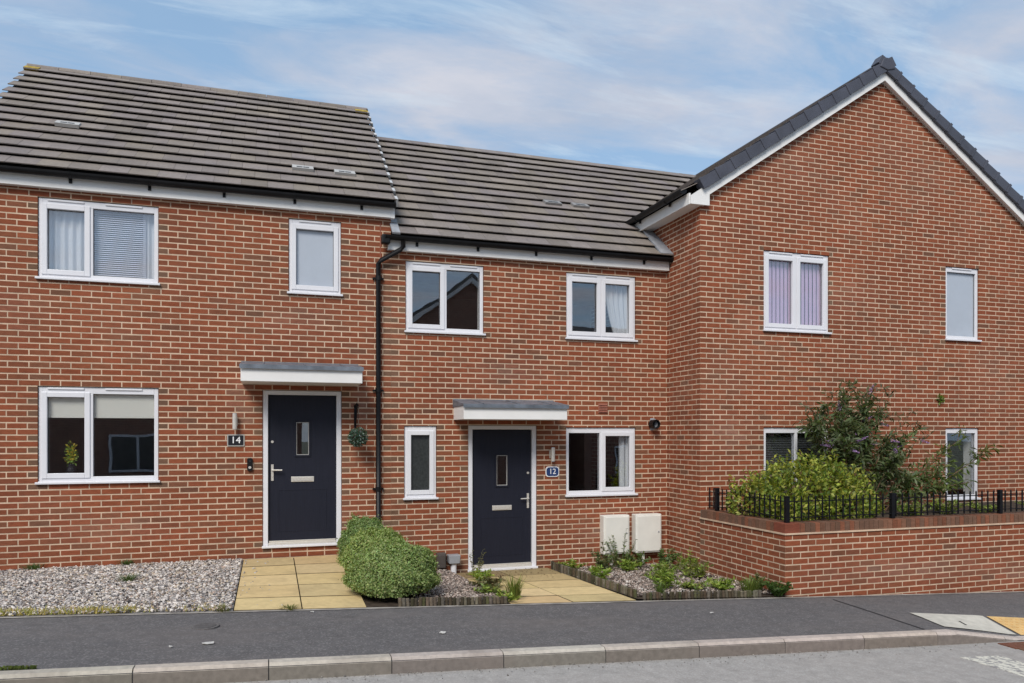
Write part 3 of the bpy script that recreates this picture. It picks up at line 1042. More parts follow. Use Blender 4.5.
ca.prism([(GA + x, YG - .15, ZR + z) for (x, z) in ((-.15, -.10), (-.09, .03), (-.04, .055), (.04, .055), (.09, .03), (.15, -.10), (.0, -.14))], (0, 0, 0), (0, .2, 0))
ca.build('ridge_cap', M['verge'], rg, bev=.012)
bb = MB()
y0, y1 = YG - .085, YG - .055
T = lambda x: 5.79 - GS * abs(x - GA)
Bt = lambda x: 5.625 - GS * abs(x - GA)
bb.hexa([(5.77, y0, 3.34), (6.085, y0, 3.34), (6.085, y1, 3.34), (5.77, y1, 3.34), (5.77, y0, T(5.77)), (6.085, y0, T(6.085)), (6.085, y1, T(6.085)), (5.77, y1, T(5.77))])
bb.hexa([(6.0855, y0, Bt(6.085)), (GA, y0, Bt(GA)), (GA, y1, Bt(GA)), (6.0855, y1, Bt(6.085)), (6.0855, y0, T(6.085)), (GA, y0, T(GA)), (GA, y1, T(GA)), (6.0855, y1, T(6.085))])
bb.hexa([(GA + .0005, y0, Bt(GA)), (12.9, y0, Bt(12.9)), (12.9, y1, Bt(12.9)), (GA + .0005, y1, Bt(GA)), (GA + .0005, y0, T(GA)), (12.9, y0, T(12.9)), (12.9, y1, T(12.9)), (GA + .0005, y1, T(GA))])
bb.build('bargeboard', M['fascia'], hg)
us = MB()        # soffit under the rakes
for (xa, xb) in ((6.05, GA), (GA, 12.9)):
    us.quad((xa, y1, Bt(xa) + .02), (xb, y1, Bt(xb) + .02), (xb, YG + .05, Bt(xb) + .02), (xa, YG + .05, Bt(xa) + .02))
us.box(5.79, XG + .05, YG - .054, 11.6, 3.345, 3.36)
us.build('soffit', M['fascia'], hg)
fa = MB()
fa.box(5.762, 5.788, YG - .054, 11.6, 3.34, 3.50)
fa.build('fascia', M['fascia'], hg)
gutter(hg, (5.68, YG - .02, 3.545), (5.68, 11.45, 3.545), 0.06, 2, (1, 0, 0), .10)

# ------------------------------------------------------------------ wall fixtures
def text_mesh(name, body, size, mat, parent, x, y, z, depth=0.004):
    cu = bpy.data.curves.new('lettering', 'FONT')
    cu.body = body
    cu.size = size
    cu.align_x = 'CENTER'
    cu.align_y = 'CENTER'
    cu.extrude = depth / 2
    cu.offset = size * 0.004
    tmp = bpy.data.objects.new('lettering', cu)
    COL.objects.link(tmp)
    dg = bpy.context.evaluated_depsgraph_get()
    me = bpy.data.meshes.new_from_object(tmp.evaluated_get(dg))
    bpy.data.objects.remove(tmp)
    me.transform(Matrix.Translation((x, y, z)) @ Matrix.Rotation(R(90), 4, 'X'))
    me.materials.clear()
    me.materials.append(mat)
    return link(name, me, parent)

def plate_poly(cx, cz, hw, hh, r):
    pts = []
    for (sx, sz, a0) in ((1, 1, 0), (-1, 1, 90), (-1, -1, 180), (1, -1, 270)):
        for i in range(5):
            a = R(a0 + i * 22.5)
            pts.append((cx + sx * (hw - r) + math.cos(a) * r, cz + sz * (hh - r) + math.sin(a) * r))
    return pts
def plate(cx, cz, hw, hh, r, y0, y1):
    m = MB()
    m.prism([(x, y0, z) for x, z in plate_poly(cx, cz, hw, hh, r)], (0, 0, 0), (0, y1 - y0, 0))
    return m
s14 = thing('house_number_plate', 'black square-cornered plate with white number 14', 'sign', (-.43, YW, -.08), 'house number plates')
plate(-.43, -.07, .108, .078, .012, YW - .012, YW - .001).build('plate_border', M['silver_trim'], s14)
plate(-.43, -.07, .094, .064, .008, YW - .016, YW - .0125).build('plate_face', M['black_plate'], s14)
text_mesh('number', '14', .125, M['white_ink'], s14, -.43, YW - .018, -.07)
s12 = thing('house_number_plate', 'blue round-cornered plate with white number 12', 'sign', (4.03, YW, -.55), 'house number plates')
plate(4.035, -.55, .108, .078, .045, YW - .012, YW - .001).build('plate_border', M['white_ink'], s12)
plate(4.035, -.55, .095, .065, .040, YW - .016, YW - .0125).build('plate_face', M['blue_plate'], s12)
text_mesh('number', '12', .115, M['white_ink'], s12, 4.035, YW - .018, -.55)

def wall_lamp(x, z, label):
    t = thing('wall_lamp', label, 'lamp', (x, YW, z), 'steel wall lights')
    a = MB()
    a.tube([(x, YW - .075, z - .10), (x, YW - .075, z + .10)], .030, 16)
    a.build('lamp_tube', M['steel'], t, smooth=False)
    b = MB()
    b.box(x - .022, x + .022, YW - .05, YW - .001, z - .03, z + .03)
    b.box(x - .032, x + .032, YW - .012, YW - .001, z - .06, z + .06)
    b.build('wall_bracket', M['steel'], t, bev=.003)
    c = MB()
    c.tube([(x, YW - .075, z - .108), (x, YW - .075, z - .101)], .024, 12)
    c.tube([(x, YW - .075, z + .101), (x, YW - .075, z + .106)], .024, 12)
    c.build('lens', M['frost'], t)
wall_lamp(-.44, .18, 'steel tube wall light above the black number plate')
wall_lamp(4.02, -.29, 'steel tube wall light above the blue number plate')

db = thing('doorbell', 'small black video doorbell beside the number 14 door', 'doorbell', (-.255, YW, -.39))
plate(-.255, -.39, .034, .085, .02, YW - .03, YW - .001).build('bell_body', M['black'], db)
q = MB(); q.tube([(-.255, YW - .034, -.43), (-.255, YW - .0305, -.43)], .018, 14)
q.build('bell_button', M['steel'], db)
q = MB(); q.tube([(-.255, YW - .034, -.345), (-.255, YW - .0305, -.345)], .012, 12)
q.build('bell_lens', M['darkfrost'], db)

hb = thing('hanging_bracket', 'black iron bracket on the wall right of door 14', 'bracket', (1.13, YW, .3))
q = MB()
q.box(1.105, 1.135, YW - .012, YW - .001, .10, .42)
q.tube([(1.12, YW - .01, .40), (1.125, YW - .16, .43), (1.13, YW - .27, .40)], .010, 8)
q.tube([(1.12, YW - .012, .14), (1.124, YW - .10, .22), (1.127, YW - .18, .41)], .008, 8)
q.build('bracket_arm', M['iron'], hb)
q = MB()
q.tube([(1.13, YW - .27, .40), (1.13, YW - .285, .375), (1.13, YW - .27, .36)], .006, 6)
q.build('hook', M['iron'], hb)
tb = thing('hanging_topiary_ball', 'round grey-green artificial plant ball hanging beside door 14', 'hanging plant', (1.13, YW - .27, -.03))
q = MB()
q.tube([(1.13, YW - .27, .36), (1.13, YW - .27, .09)], .004, 6)
q.build('chain', M['iron'], tb)
n = 900
d = rand_dirs(n)
c = np.array([1.13, YW - .27, -.03]) + d * (0.128 * rng.uniform(.72, 1.06, (n, 1)))
v, f = leaves(c, d + rand_dirs(n) * .8, d + rand_dirs(n) * .5, rng.uniform(.012, .022, n), rng.uniform(.006, .011, n))
cols = np.where(rng.random((n, 1)) < .3, tint((.20, .26, .24), n), tint((.05, .105, .07), n))
np_mesh('foliage', v, f, cols, M['leaf'], tb)
q = MB()
q.tube([(1.13, YW - .27, -.13), (1.13, YW - .27, -.11), (1.13, YW - .27, -.03), (1.13, YW - .27, .05), (1.13, YW - .27, .07)], [.03, .06, .1, .06, .03], 12)
q.build('core', M['soil'], tb, smooth=True)

ab = thing('air_brick', 'small terracotta louvred vent in the wall of the middle house', 'vent', (4.866, YW, .41))
q = MB(); q.box(4.79, 4.945, YW - .012, YW - .002, .335, .485)
q.build('vent_plate', M['terracotta'], ab, bev=.003)
q = MB()
for i in range(5):
    z = .352 + i * .026
    q.hexa([(4.80, YW - .024, z), (4.935, YW - .024, z), (4.935, YW - .013, z + .008), (4.80, YW - .013, z + .008), (4.80, YW - .024, z + .006), (4.935, YW - .024, z + .006), (4.935, YW - .013, z + .018), (4.80, YW - .013, z + .018)])
q.build('louvre', M['terracotta'], ab)
fl = thing('boiler_flue', 'round black boiler flue sticking out near the inner corner', 'flue', (5.72, YW, .17))
q = MB()
q.tube([(5.72, YW - .002, .17), (5.70, YW - .02, .17)], .095, 20)
q.build('collar', M['greybox'], fl)
q = MB()
ring = [(math.cos(2 * math.pi * i / 20), math.sin(2 * math.pi * i / 20)) for i in range(20)]
for i in range(20):
    (a, b), (c, d) = ring[i], ring[(i + 1) % 20]
    for (r0, y0, r1, y1) in ((.07, YW - .02, .07, YW - .15), (.07, YW - .15, .058, YW - .15), (.058, YW - .15, .058, YW - .05)):
        q.quad((5.71 + a * r0, y0, .17 + b * r0), (5.71 + c * r0, y0, .17 + d * r0), (5.71 + c * r1, y1, .17 + d * r1), (5.71 + a * r1, y1, .17 + b * r1))
q.build('flue_pipe', M['black'], fl)
q = MB(); q.tube([(5.71, YW - .05, .17), (5.71, YW - .055, .17)], .057, 20)
q.build('baffle', M['black'], fl)

def meter_box(x0, x1, label):
    t = thing('meter_box', label, 'meter box', ((x0 + x1) / 2, 10.45, -2.05), 'white meter boxes')
    q = MB(); q.box(x0, x1, 10.38, YW - .002, -1.82, -1.225)
    q.build('box_body', M['meter'], t, bev=.012)
    q = MB(); q.box(x0 + .025, x1 - .025, 10.366, 10.379, -1.795, -1.25)
    dd = q.build('door', M['meter'], t, bev=.006)
    q = MB(); q.tube([(x1 - .06, 10.358, -1.5), (x1 - .06, 10.3655, -1.5)], .012, 10)
    q.build('lock', M['greybox'], dd)
    q = MB()
    q.tube([((x0 + x1) / 2 - .06, 10.45, -2.1), ((x0 + x1) / 2 - .06, 10.45, -1.819)], .024, 10)
    q.build('service_pipe', M['meter'], t)
meter_box(4.815, 5.25, 'white meter box behind tall weeds, nearer to door 12')
meter_box(5.355, 5.80, 'white meter box close to the inner brick corner')

q = thing('drain_hopper', 'grey square rainwater hopper on a short pipe left of door 12', 'drain', (2.495, 10.45, -1.95))
b = MB(); b.hexa([(2.42, 10.37, -1.83), (2.57, 10.37, -1.83), (2.57, 10.52, -1.83), (2.42, 10.52, -1.83), (2.41, 10.36, -1.71), (2.58, 10.36, -1.71), (2.58, 10.525, -1.71), (2.41, 10.525, -1.71)])
b.build('hopper', M['greybox'], q, bev=.008)
b = MB(); b.tube([(2.495, 10.44, -2.0), (2.495, 10.44, -1.831)], .042, 14)
b.build('pipe', M['upvc'], q)
q = thing('drain_cover_box', 'dark brown utility box low on the wall by the hedge', 'utility box', (2.32, 10.45, -1.9))
b = MB(); b.box(2.255, 2.385, 10.42, YW - .002, -1.90, -1.68)
b.build('box_body', M['brownbox'], q, bev=.01)
b = MB(); b.box(2.268, 2.372, 10.408, 10.419, -1.885, -1.70)
b.build('lid', M['brownbox'], q, bev=.005)

# ------------------------------------------------------------------ ground, road, pavement
def strip(name, mat, y0, y1, zoff, xs, kind='structure', nx=40, f=g):
    m = MB()
    xx = np.linspace(xs[0], xs[1], nx)
    vs = [(x, y, f(x) + zoff) for x in xx for y in (y0, y1)]
    m.add(vs, [(2 * i, 2 * i + 2, 2 * i + 3, 2 * i + 1) for i in range(nx - 1)])
    o = m.build(name, mat)
    o['kind'] = kind
    return o
gm = MB()
gx = [-400, -60, -25, 0, 30, 60, 400]
for xa, xb in zip(gx, gx[1:]):
    gm.quad((xa, -400, g(xa) - .6), (xb, -400, g(xb) - .6), (xb, 400, g(xb) - .6), (xa, 400, g(xa) - .6))
o = gm.build('ground', M['ground']); o['kind'] = 'structure'

def kdrop(x):      # the kerb and pavement drop to the road at the crossing on the right
    return min(1, max(0, (x - 6.62) / 0.95))
m = MB()           # pavement: a sheet with the dropped crossing
xx = np.concatenate([np.linspace(-24, -4, 8), np.linspace(-3.5, 6.4, 40), np.linspace(6.62, 7.57, 10), np.linspace(7.8, 24, 8)])
yy = [YK - .02, 6.1, 6.25, 6.45, 6.8, 7.2, YB]
vs = []
for x in xx:
    for y in yy:
        t = min(1, max(0, (6.45 - y) / .48))
        vs.append((x, y, g(x) - .112 * kdrop(x) * t))
ny = len(yy)
m.add(vs, [(i * ny + j, (i + 1) * ny + j, (i + 1) * ny + j + 1, i * ny + j + 1) for i in range(len(xx) - 1) for j in range(ny - 1)])
m.build('pavement', M['pavement'])['kind'] = 'structure'
strip('road', M['road'], -1.5, YF + .05, -.122, (-24, 24))
strip('far_pavement', M['pavement'], -6.0, -1.5, -.02, (-24, 24))

m = MB()           # kerb stones 0.915 m long with a chamfered front arris
x = -23.80
while x < 24:
    x1 = x + .915
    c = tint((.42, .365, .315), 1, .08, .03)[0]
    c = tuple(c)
    a, b = x + .004, x1 - .004
    cuts = [a] + [q for q in (6.62, 7.57) if a < q < b] + [b]
    for p0, p1 in zip(cuts, cuts[1:]):
        P = []
        for xq in (p0, p1):
            zt = g(xq) + .004 - .108 * kdrop(xq)
            zb_ = g(xq) - .2
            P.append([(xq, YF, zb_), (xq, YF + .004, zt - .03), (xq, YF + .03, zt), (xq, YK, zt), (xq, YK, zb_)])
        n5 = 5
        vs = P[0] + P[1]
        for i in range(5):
            m.add([vs[j] for j in (i, (i + 1) % 5, 5 + (i + 1) % 5, 5 + i)][::-1], [(0, 1, 2, 3)], tuple(np.array(c) * (1.15 if i else .50)))  # colour carries daylight on top and chamfer, shade and grime on the front face
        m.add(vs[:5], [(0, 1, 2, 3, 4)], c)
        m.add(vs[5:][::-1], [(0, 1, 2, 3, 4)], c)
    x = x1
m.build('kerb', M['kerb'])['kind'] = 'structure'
m = MB()           # mortar between the kerb stones
xx = np.linspace(-24, 24, 120)
vs = [(x, y, z) for x in xx for (y, z) in ((YF + .006, g(x) - .2), (YF + .006, g(x) - .02 - .108 * kdrop(x)), (YK, g(x) - .004 - .108 * kdrop(x)))]
m.add(vs, [(i * 3 + j, (i + 1) * 3 + j, (i + 1) * 3 + j + 1, i * 3 + j + 1) for i in range(119) for j in range(2)])
m.build('kerb_joint', M['joint'])['kind'] = 'structure'

def flat(name, pts, mat, off, thick=.004, kind='structure', col=None):
    m = MB()
    top = [(x, y, pz(x, y) + off) for x, y in pts]
    m.prism([(x, y, z - thick) for x, y, z in top], (0, 0, 0), (0, 0, thick), col=col)
    o = m.build(name, mat)
    if kind: o['kind'] = kind
    return o
def pz(x, y):
    if y < YF: return g(x) - .122
    t = min(1, max(0, (6.45 - y) / .48))
    return g(x) - .112 * kdrop(x) * t
strip('edging_strip', M['kerb_edge'], YB - .045, YB + .012, .006, (-8, 14), nx=60)
# concrete cover slab and buff tactile paving
sl = thing('inspection_cover', 'pale concrete slab cover with a dark lifting slot set in the asphalt', 'cover slab', (7.15, 6.2, g(7.15)))
def grid_sheet(pts4, n, off):
    (a, b, c, d) = [np.array(p) for p in pts4]
    m = MB()
    vs = []
    for i in range(n + 1):
        for j in range(n + 1):
            s, t = i / n, j / n
            p = (a * (1 - s) + b * s) * (1 - t) + (d * (1 - s) + c * s) * t
            vs.append((p[0], p[1], pz(p[0], p[1]) + off))
    m.add(vs, [(i * (n + 1) + j, (i + 1) * (n + 1) + j, (i + 1) * (n + 1) + j + 1, i * (n + 1) + j + 1) for i in range(n) for j in range(n)])
    return m
grid_sheet([(6.87, 6.67), (7.67, 6.43), (7.64, 6.0), (6.74, 6.09)], 10, .010).build('slab', M['concrete'], sl)
grid_sheet([(7.17, 6.30), (7.19, 6.30), (7.16, 6.18), (7.14, 6.185)], 2, .014).build('lifting_slot', M['joint'], sl)
grid_sheet([(7.72, 6.42), (9.2, 6.2), (9.2, 5.98), (7.69, 5.985)], 12, .010).build('tactile_paving', M['buff'])['kind'] = 'structure'
m = MB()
for i in range(20):
    for j in range(6):
        x = 7.77 + i * .068
        y = 6.36 - j * .066 - (x - 7.7) * .14
        if y < 6.01: continue
        m.tube([(x, y, pz(x, y) + .009), (x, y, pz(x, y) + .016)], .013, 8)
o = m.build('tactile_bumps', M['buff']); o['kind'] = 'structure'
jm = MB()
jp = [(6.50, 7.45), (6.46, 6.9), (6.41, 6.4), (6.37, 6.0)]
for (xa, ya), (xb, yb) in zip(jp, jp[1:]):
    jm.quad((xa - .012, ya, pz(xa, ya) + .004), (xa + .012, ya, pz(xa, ya) + .004), (xb + .012, yb, pz(xb, yb) + .004), (xb - .012, yb, pz(xb, yb) + .004))
jm.build('pavement_seam', M['joint'])['kind'] = 'structure'
# block paved table and worn paint on the road
m = MB()
for i in range(26):
    for j in range(9):
        x0 = 7.12 + i * .104 + (.052 if j % 2 else 0) - j * .028
        y0 = 5.80 - (j + 1) * .205
        if x0 > 9.6: continue
        c = tuple(tint((.20, .085, .05), 1, .3, .1)[0])
        m.hexa([(x0, y0, g(x0) - .125), (x0 + .1, y0, g(x0 + .1) - .125), (x0 + .1, y0 + .2, g(x0 + .1) - .125), (x0, y0 + .2, g(x0) - .125),
                (x0, y0, g(x0) - .112), (x0 + .1, y0, g(x0 + .1) - .112), (x0 + .1, y0 + .2, g(x0 + .1) - .112), (x0, y0 + .2, g(x0) - .112)], c)
m.build('block_paving', M['redblock'])['kind'] = 'structure'
flat('road_marking', [(6.22, 5.45), (6.70, 5.42), (6.62, 4.3), (6.1, 4.3), (6.26, 4.92)], M['paint'], .004)

# stop tap cover, scraps on the pavement
M['castiron'] = plain('cast_iron_worn', (0.085, 0.08, 0.078), 0.7, 0.3, 40)
st = thing('stop_tap_cover', 'small round iron water cover set in the dark pavement', 'cover', (-.54, 7.06, g(-.54)))
q = MB()
q.tube([(-.54, 7.06, pz(-.54, 7.06) - .01), (-.54, 7.06, pz(-.54, 7.06) + .010)], .115, 24)
q.build('rim', M['pavement'], st)
q = MB()
q.tube([(-.54, 7.06, pz(-.54, 7.06) + .0105), (-.54, 7.06, pz(-.54, 7.06) + .014)], .09, 20)
q.build('lid', M['castiron'], st)
for (x, y, s, lb) in ((-.47, 6.48, .05, 'larger white paper scrap lying below the round iron cover'), (1.46, 6.53, .038, 'white paper scrap on the pavement in front of door 12'),
                      (-.74, 6.41, .018, 'tiny pale scrap of litter left of the larger paper scrap'), (4.48, 6.94, .026, 'small pale scrap on the pavement before the brick garden wall'),
                      (.39, 7.48, .02, 'tiny white scrap at the foot of the buff slab path')):
    q = MB()
    z = pz(x, y) + .006
    ring = [(x + math.cos(a) * s * random.uniform(.7, 1.2), y + math.sin(a) * s * .6 * random.uniform(.7, 1.2), z + random.uniform(0, .012)) for a in np.linspace(0, 5.5, 7)]
    q.prism(ring, (0, 0, 0), (0, 0, .004))
    tag(q.build('paper_scrap', M['scrap']), lb, 'litter', 'scraps on the pavement')

# ------------------------------------------------------------------ front gardens
def bilerp(z00, z10, z01, z11):
    return lambda s, t: (z00 * (1 - s) + z10 * s) * (1 - t) + (z01 * (1 - s) + z11 * s) * t
def bed(name, x0, x1, y0, y1, zf, mat, n=14, off=0.0):
    m = MB()
    vs = []
    for i in range(n + 1):
        for j in range(n + 1):
            s, t = i / n, j / n
            vs.append((x0 + (x1 - x0) * s, y0 + (y1 - y0) * t, zf(s, t) + off))
    m.add(vs, [(i * (n + 1) + j, (i + 1) * (n + 1) + j, (i + 1) * (n + 1) + j + 1, i * (n + 1) + j + 1) for i in range(n) for j in range(n)])
    o = m.build(name, mat)
    o['kind'] = 'structure'
    return o
ICO_V = None
def stones(name, x0, x1, y0, y1, zf, n, smin, smax, palette, label, taper=None):
    """loose stones: squashed, twisted octahedra with bevelled look"""
    base = np.array([(1, 0, 0), (-1, 0, 0), (0, 1, 0), (0, -1, 0), (0, 0, 1), (0, 0, -1)], float)
    cube = np.array([(a, b, c) for a in (-1, 1) for b in (-1, 1) for c in (-1, 1)], float) * .62
    bv = np.concatenate([base, cube])
    # faces: each octahedron tip with its four cube corners
    ci = {tuple(np.sign(p).astype(int)): 6 + i for i, p in enumerate(cube)}
    fs = []
    for ax in range(3):
        for sg in (1, -1):
            tip = ax * 2 + (0 if sg > 0 else 1)
            o1, o2 = [k for k in range(3) if k != ax]
            ring = []
            for (u, v) in ((1, 1), (-1, 1), (-1, -1), (1, -1)):
                p = [0, 0, 0]; p[ax] = sg; p[o1] = u; p[o2] = v
                ring.append(ci[tuple(p)])
            for k in range(4):
                fs.append((tip, ring[k], ring[(k + 1) % 4]))
    fs = np.array(fs)
    s = rng.random(n); t = rng.random(n)
    if taper is not None:
        s, t = taper(s, t)
    size = rng.uniform(smin, smax, n) / 2
    sc = np.stack([size * rng.uniform(.75, 1.3, n), size * rng.uniform(.75, 1.3, n), size * rng.uniform(.5, .85, n)], 1)
    V = bv[None] * sc[:, None] * rng.uniform(.8, 1.15, (n, 14, 1))
    a = rng.uniform(0, 6.28, n); b = rng.normal(0, .35, n)
    ca_, sa_, cb, sb_ = np.cos(a), np.sin(a), np.cos(b), np.sin(b)
    X, Y, Z = V[..., 0], V[..., 1], V[..., 2]
    Y, Z = Y * cb[:, None] - Z * sb_[:, None], Y * sb_[:, None] + Z * cb[:, None]
    X, Y = X * ca_[:, None] - Y * sa_[:, None], X * sa_[:, None] + Y * ca_[:, None]
    zz = np.array([zf(p, q) for p, q in zip(s, t)])
    V = np.stack([X + (x0 + (x1 - x0) * s)[:, None], Y + (y0 + (y1 - y0) * t)[:, None], Z + (zz + rng.uniform(0, .014, n))[:, None]], 2)
    F = fs[None] + (np.arange(n) * 14)[:, None, None]
    pal = np.array([p[1] for p in palette]); w_ = np.array([p[0] for p in palette]); w_ = w_ / w_.sum()
    c = pal[rng.choice(len(pal), n, p=w_)] * rng.uniform(.8, 1.15, (n, 1))
    c = np.clip(c, 0, .8)
    cols = np.repeat(c, len(fs), axis=0)
    # keep winding outward
    o = np_mesh(name, V.reshape(-1, 3), F.reshape(-1, 3), cols, M['gravel'])
    return tag(o, label, 'gravel', None, 'stuff')

# garden of 14: white gravel, buff path
zA = bilerp(g(-3.9) + .02, g(-.35) + .02, -1.645, -1.64)
bed('gravel_base', -3.9, -.34, YB, YW - .003, zA, plain('gravel_fines', (.30, .28, .27), .95, .3, 40), 14, -.012)
stones('gravel', -3.75, -.35, YB + .01, YW - .02, zA, 21000, .018, .038,
       [(6, (.66, .60, .545)), (3, (.50, .445, .41)), (1.4, (.27, .245, .235)), (2.0, (.44, .33, .265)), (1, (.12, .11, .105)), (1.4, (.5, .41, .30))], 'white and grey gravel along the front of house 14')
zP = bilerp(g(-.35) + .012, g(.93) + .012, -1.645, -1.64)
def slab_path(name, x0, x1, cols_x, rows_y, zf, stain=0.0):
    m = MB()
    y0, y1 = rows_y[0], rows_y[-1]
    def Z(x, y): return zf((x - x0) / (x1 - x0), (y - y0) / (y1 - y0))
    for a, b in zip(cols_x, cols_x[1:]):
        for c, d in zip(rows_y, rows_y[1:]):
            k = (d - y0) / (y1 - y0)
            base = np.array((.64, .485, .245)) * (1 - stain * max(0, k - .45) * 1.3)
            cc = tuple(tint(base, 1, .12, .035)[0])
            e, ey = .006, .013
            p = [(a + e, c + ey), (b - e, c + ey), (b - e, d - ey), (a + e, d - ey)]
            dz = random.uniform(-.002, .002)
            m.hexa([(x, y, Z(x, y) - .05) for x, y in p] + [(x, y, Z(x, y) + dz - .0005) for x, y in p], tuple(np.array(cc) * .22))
            m.quad(*[(x, y, Z(x, y) + dz) for x, y in p], col=cc)
    o = m.build(name, M['slab'])
    o['kind'] = 'structure'
    return o, Z
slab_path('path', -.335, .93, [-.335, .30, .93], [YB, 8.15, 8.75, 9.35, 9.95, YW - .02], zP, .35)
bed('path_bed', -.34, .95, YB, YW - .003, zP, M['soil'], 10, -.022)
# bed of 12, left: hedge and pink gravel
zL = bilerp(g(.95) + .0, g(2.45) + .03, -1.72, -1.95)
bed('planting_bed', .94, 2.44, YB, YW - .003, zL, M['soil'], 12, -.012)
pink = [(4, (.40, .31, .26)), (3, (.30, .235, .20)), (2, (.48, .40, .34)), (1, (.17, .135, .115)), (1, (.55, .49, .43))]
stones('gravel', 1.5, 2.44, YB + .08, YW - .04, lambda s, t: zL(.37 + .63 * s, t) , 4200, .016, .034, pink, 'pinkish gravel between the clipped hedge and the path to door 12')
zQ = bilerp(g(2.45) + .012, g(3.95) + .012, -1.985, -1.985)
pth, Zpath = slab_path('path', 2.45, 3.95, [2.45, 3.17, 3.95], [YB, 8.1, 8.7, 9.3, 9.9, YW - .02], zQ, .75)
bed('path_bed', 2.44, 3.96, YB, YW - .003, zQ, M['soil'], 10, -.022)
zR = bilerp(g(3.95) + .04, g(5.98) + .03, -2.0, -2.02)
bed('planting_bed', 3.96, 5.978, YB, YW - .003, zR, M['soil'], 12, -.012)
stones('gravel', 3.99, 5.96, YB + .1, YW - .05, zR, 6000, .018, .038, pink + [(1.2, (.55, .5, .45))], 'pinkish gravel bed below the white meter boxes')

def log_edging(label, p0, p1, zfun, h, n, tiltlist=None):
    t = thing('log_roll_edging', label, 'edging', (p0[0], p0[1], zfun(*p0)), 'timber log-roll garden edgings')
    d = Vector((p1[0] - p0[0], p1[1] - p0[1], 0))
    m = MB()
    for i in range(n):
        k = (i + .5) / n
        x, y = p0[0] + d.x * k, p0[1] + d.y * k
        z = zfun(x, y)
        hh = h * random.uniform(.93, 1.05)
        lx, ly = random.uniform(-.008, .008), random.uniform(-.012, .012)
        r = d.length / n * .5
        c = tuple(tint(random.choice([(.085, .065, .042), (.13, .105, .075), (.06, .05, .032), (.15, .13, .10), (.08, .08, .04)]), 1, .2, .06)[0])
        m.tube([(x, y, z - .05), (x + lx, y + ly, z + hh - .006), (x + lx, y + ly, z + hh)], [r * .97, r * .97, r * .8], 9, c)
    m.build('log_half', M['log'], t)
    wv = MB()
    for zz in (.3, .75):
        wv.tube([(p0[0], p0[1] + .0, zfun(*p0) + h * zz), (p1[0], p1[1] + .0, zfun(*p1) + h * zz)], .004, 5)
    wv.build('binding_wire', M['castiron'], t)
    return t
log_edging('low timber edging in front of the clipped hedge and pink gravel', (1.25, YB + .03), (2.42, YB + .03), lambda x, y: g(x) , .090, 29)
log_edging('low timber edging in front of the weedy bed by the garden wall', (4.03, YB + .03), (5.62, YB + .03), lambda x, y: g(x), .095, 38)
log_edging('timber edging running along the path up to door 12', (3.99, YB + .1), (4.0, 10.45), lambda x, y: Zpath(3.95, y), .10, 62)

# ------------------------------------------------------------------ low garden wall and railings
gw = thing('garden_wall', 'low red brick wall with brick-on-edge coping under the railings', 'wall', (XG, 7.67, -2.0))
YL = 7.67
w = MB()
ZC = -1.215
brickwork(w, (XG, YL, 0), (1, 0, 0), (0, -1, 0), 8.02, -2.45, ZC, (), None, corner0=0, datum=ZC)
brickwork(w, (XG, YL, 0), (0, 1, 0), (-1, 0, 0), YG - YL - .002, -2.45, ZC, (), None, corner0=1, datum=ZC)
w.quad((XG + .215, YL + .215, -2.4), (14, YL + .215, -2.4), (14, YL + .215, ZC), (XG + .215, YL + .215, ZC), col=(.3, .1, .07), mi=1)
w.build('brick_face', [M['brick'], M['mortar']], gw)
cpg = MB()
cm = (.62, .55, .45)
cpg.box(XG - .014, 14, YL - .014, YL + .215, ZC - .006, ZC + .014, cm, 1)
cpg.box(XG - .014, XG + .215, YL + .2155, YG - .004, ZC - .006, ZC + .014, cm, 1)
cpg.box(XG + .002, 14, YL + .004, YL + .21, ZC + .0145, ZC + .124, (.16, .12, .09), 0)
cpg.box(XG + .004, XG + .21, YL + .211, YG - .004, ZC + .0145, ZC + .124, (.16, .12, .09), 0)
x = XG - .004
first = True
while x < 14:
    wdt = .215 if first else .065
    k = random.uniform(.8, 1.15)
    c = (.23 * k, .07 * k, .042 * k) if first else tuple(np.array(random.choice([(.185, .092, .058), (.16, .088, .058), (.215, .085, .048), (.165, .092, .062)])) * k)
    cpg.box(x, x + wdt, YL - .004, YL + .213, ZC + .014, ZC + .128 + random.uniform(-.002, .002), c)
    x += wdt + .010
    first = False
y = YL + .223
while y < YG - .07:
    k = random.uniform(.8, 1.15)
    c = tuple(np.array(random.choice([(.185, .092, .058), (.16, .088, .058), (.215, .085, .048), (.165, .092, .062)])) * k)
    cpg.box(XG - .004, XG + .213, y, y + .065, ZC + .014, ZC + .128 + random.uniform(-.002, .002), c)
    y += .075
cpg.build('coping', [M['brick'], M['mortar']], gw)
rl = thing('metal_railing', 'low black metal railing on top of the brick garden wall', 'railing', (6.09, 7.78, ZC + .13))
zt = ZC + .13
def rpost(x, y):
    m = MB()
    m.box(x - .026, x + .026, y - .026, y + .026, zt - .002, zt + .315)
    m.prism([(x - .029, y - .029, zt + .3155), (x + .029, y - .029, zt + .3155), (x + .029, y + .029, zt + .3155), (x - .029, y + .029, zt + .3155)], (0, 0, 0), (0, 0, .012))
    m.build('post', M['iron'], rl, bev=.004)
posts = [(6.09, 9.30), (6.09, 7.78), (7.73, 7.78), (9.60, 7.78), (11.45, 7.78), (13.3, 7.78)]
for p in posts: rpost(*p)
q = MB()
for z in (.055, .255):
    q.box(6.075, 6.105, 7.811, 9.50, zt + z, zt + z + .010)
    q.box(6.121, 13.5, 7.765, 7.795, zt + z, zt + z + .010)
q.build('rail', M['iron'], rl)
pk = MB(); pk.tube([(0, 0, .02), (0, 0, .31), (0, 0, .325)], [.0105, .0105, .005], 6)
me = None
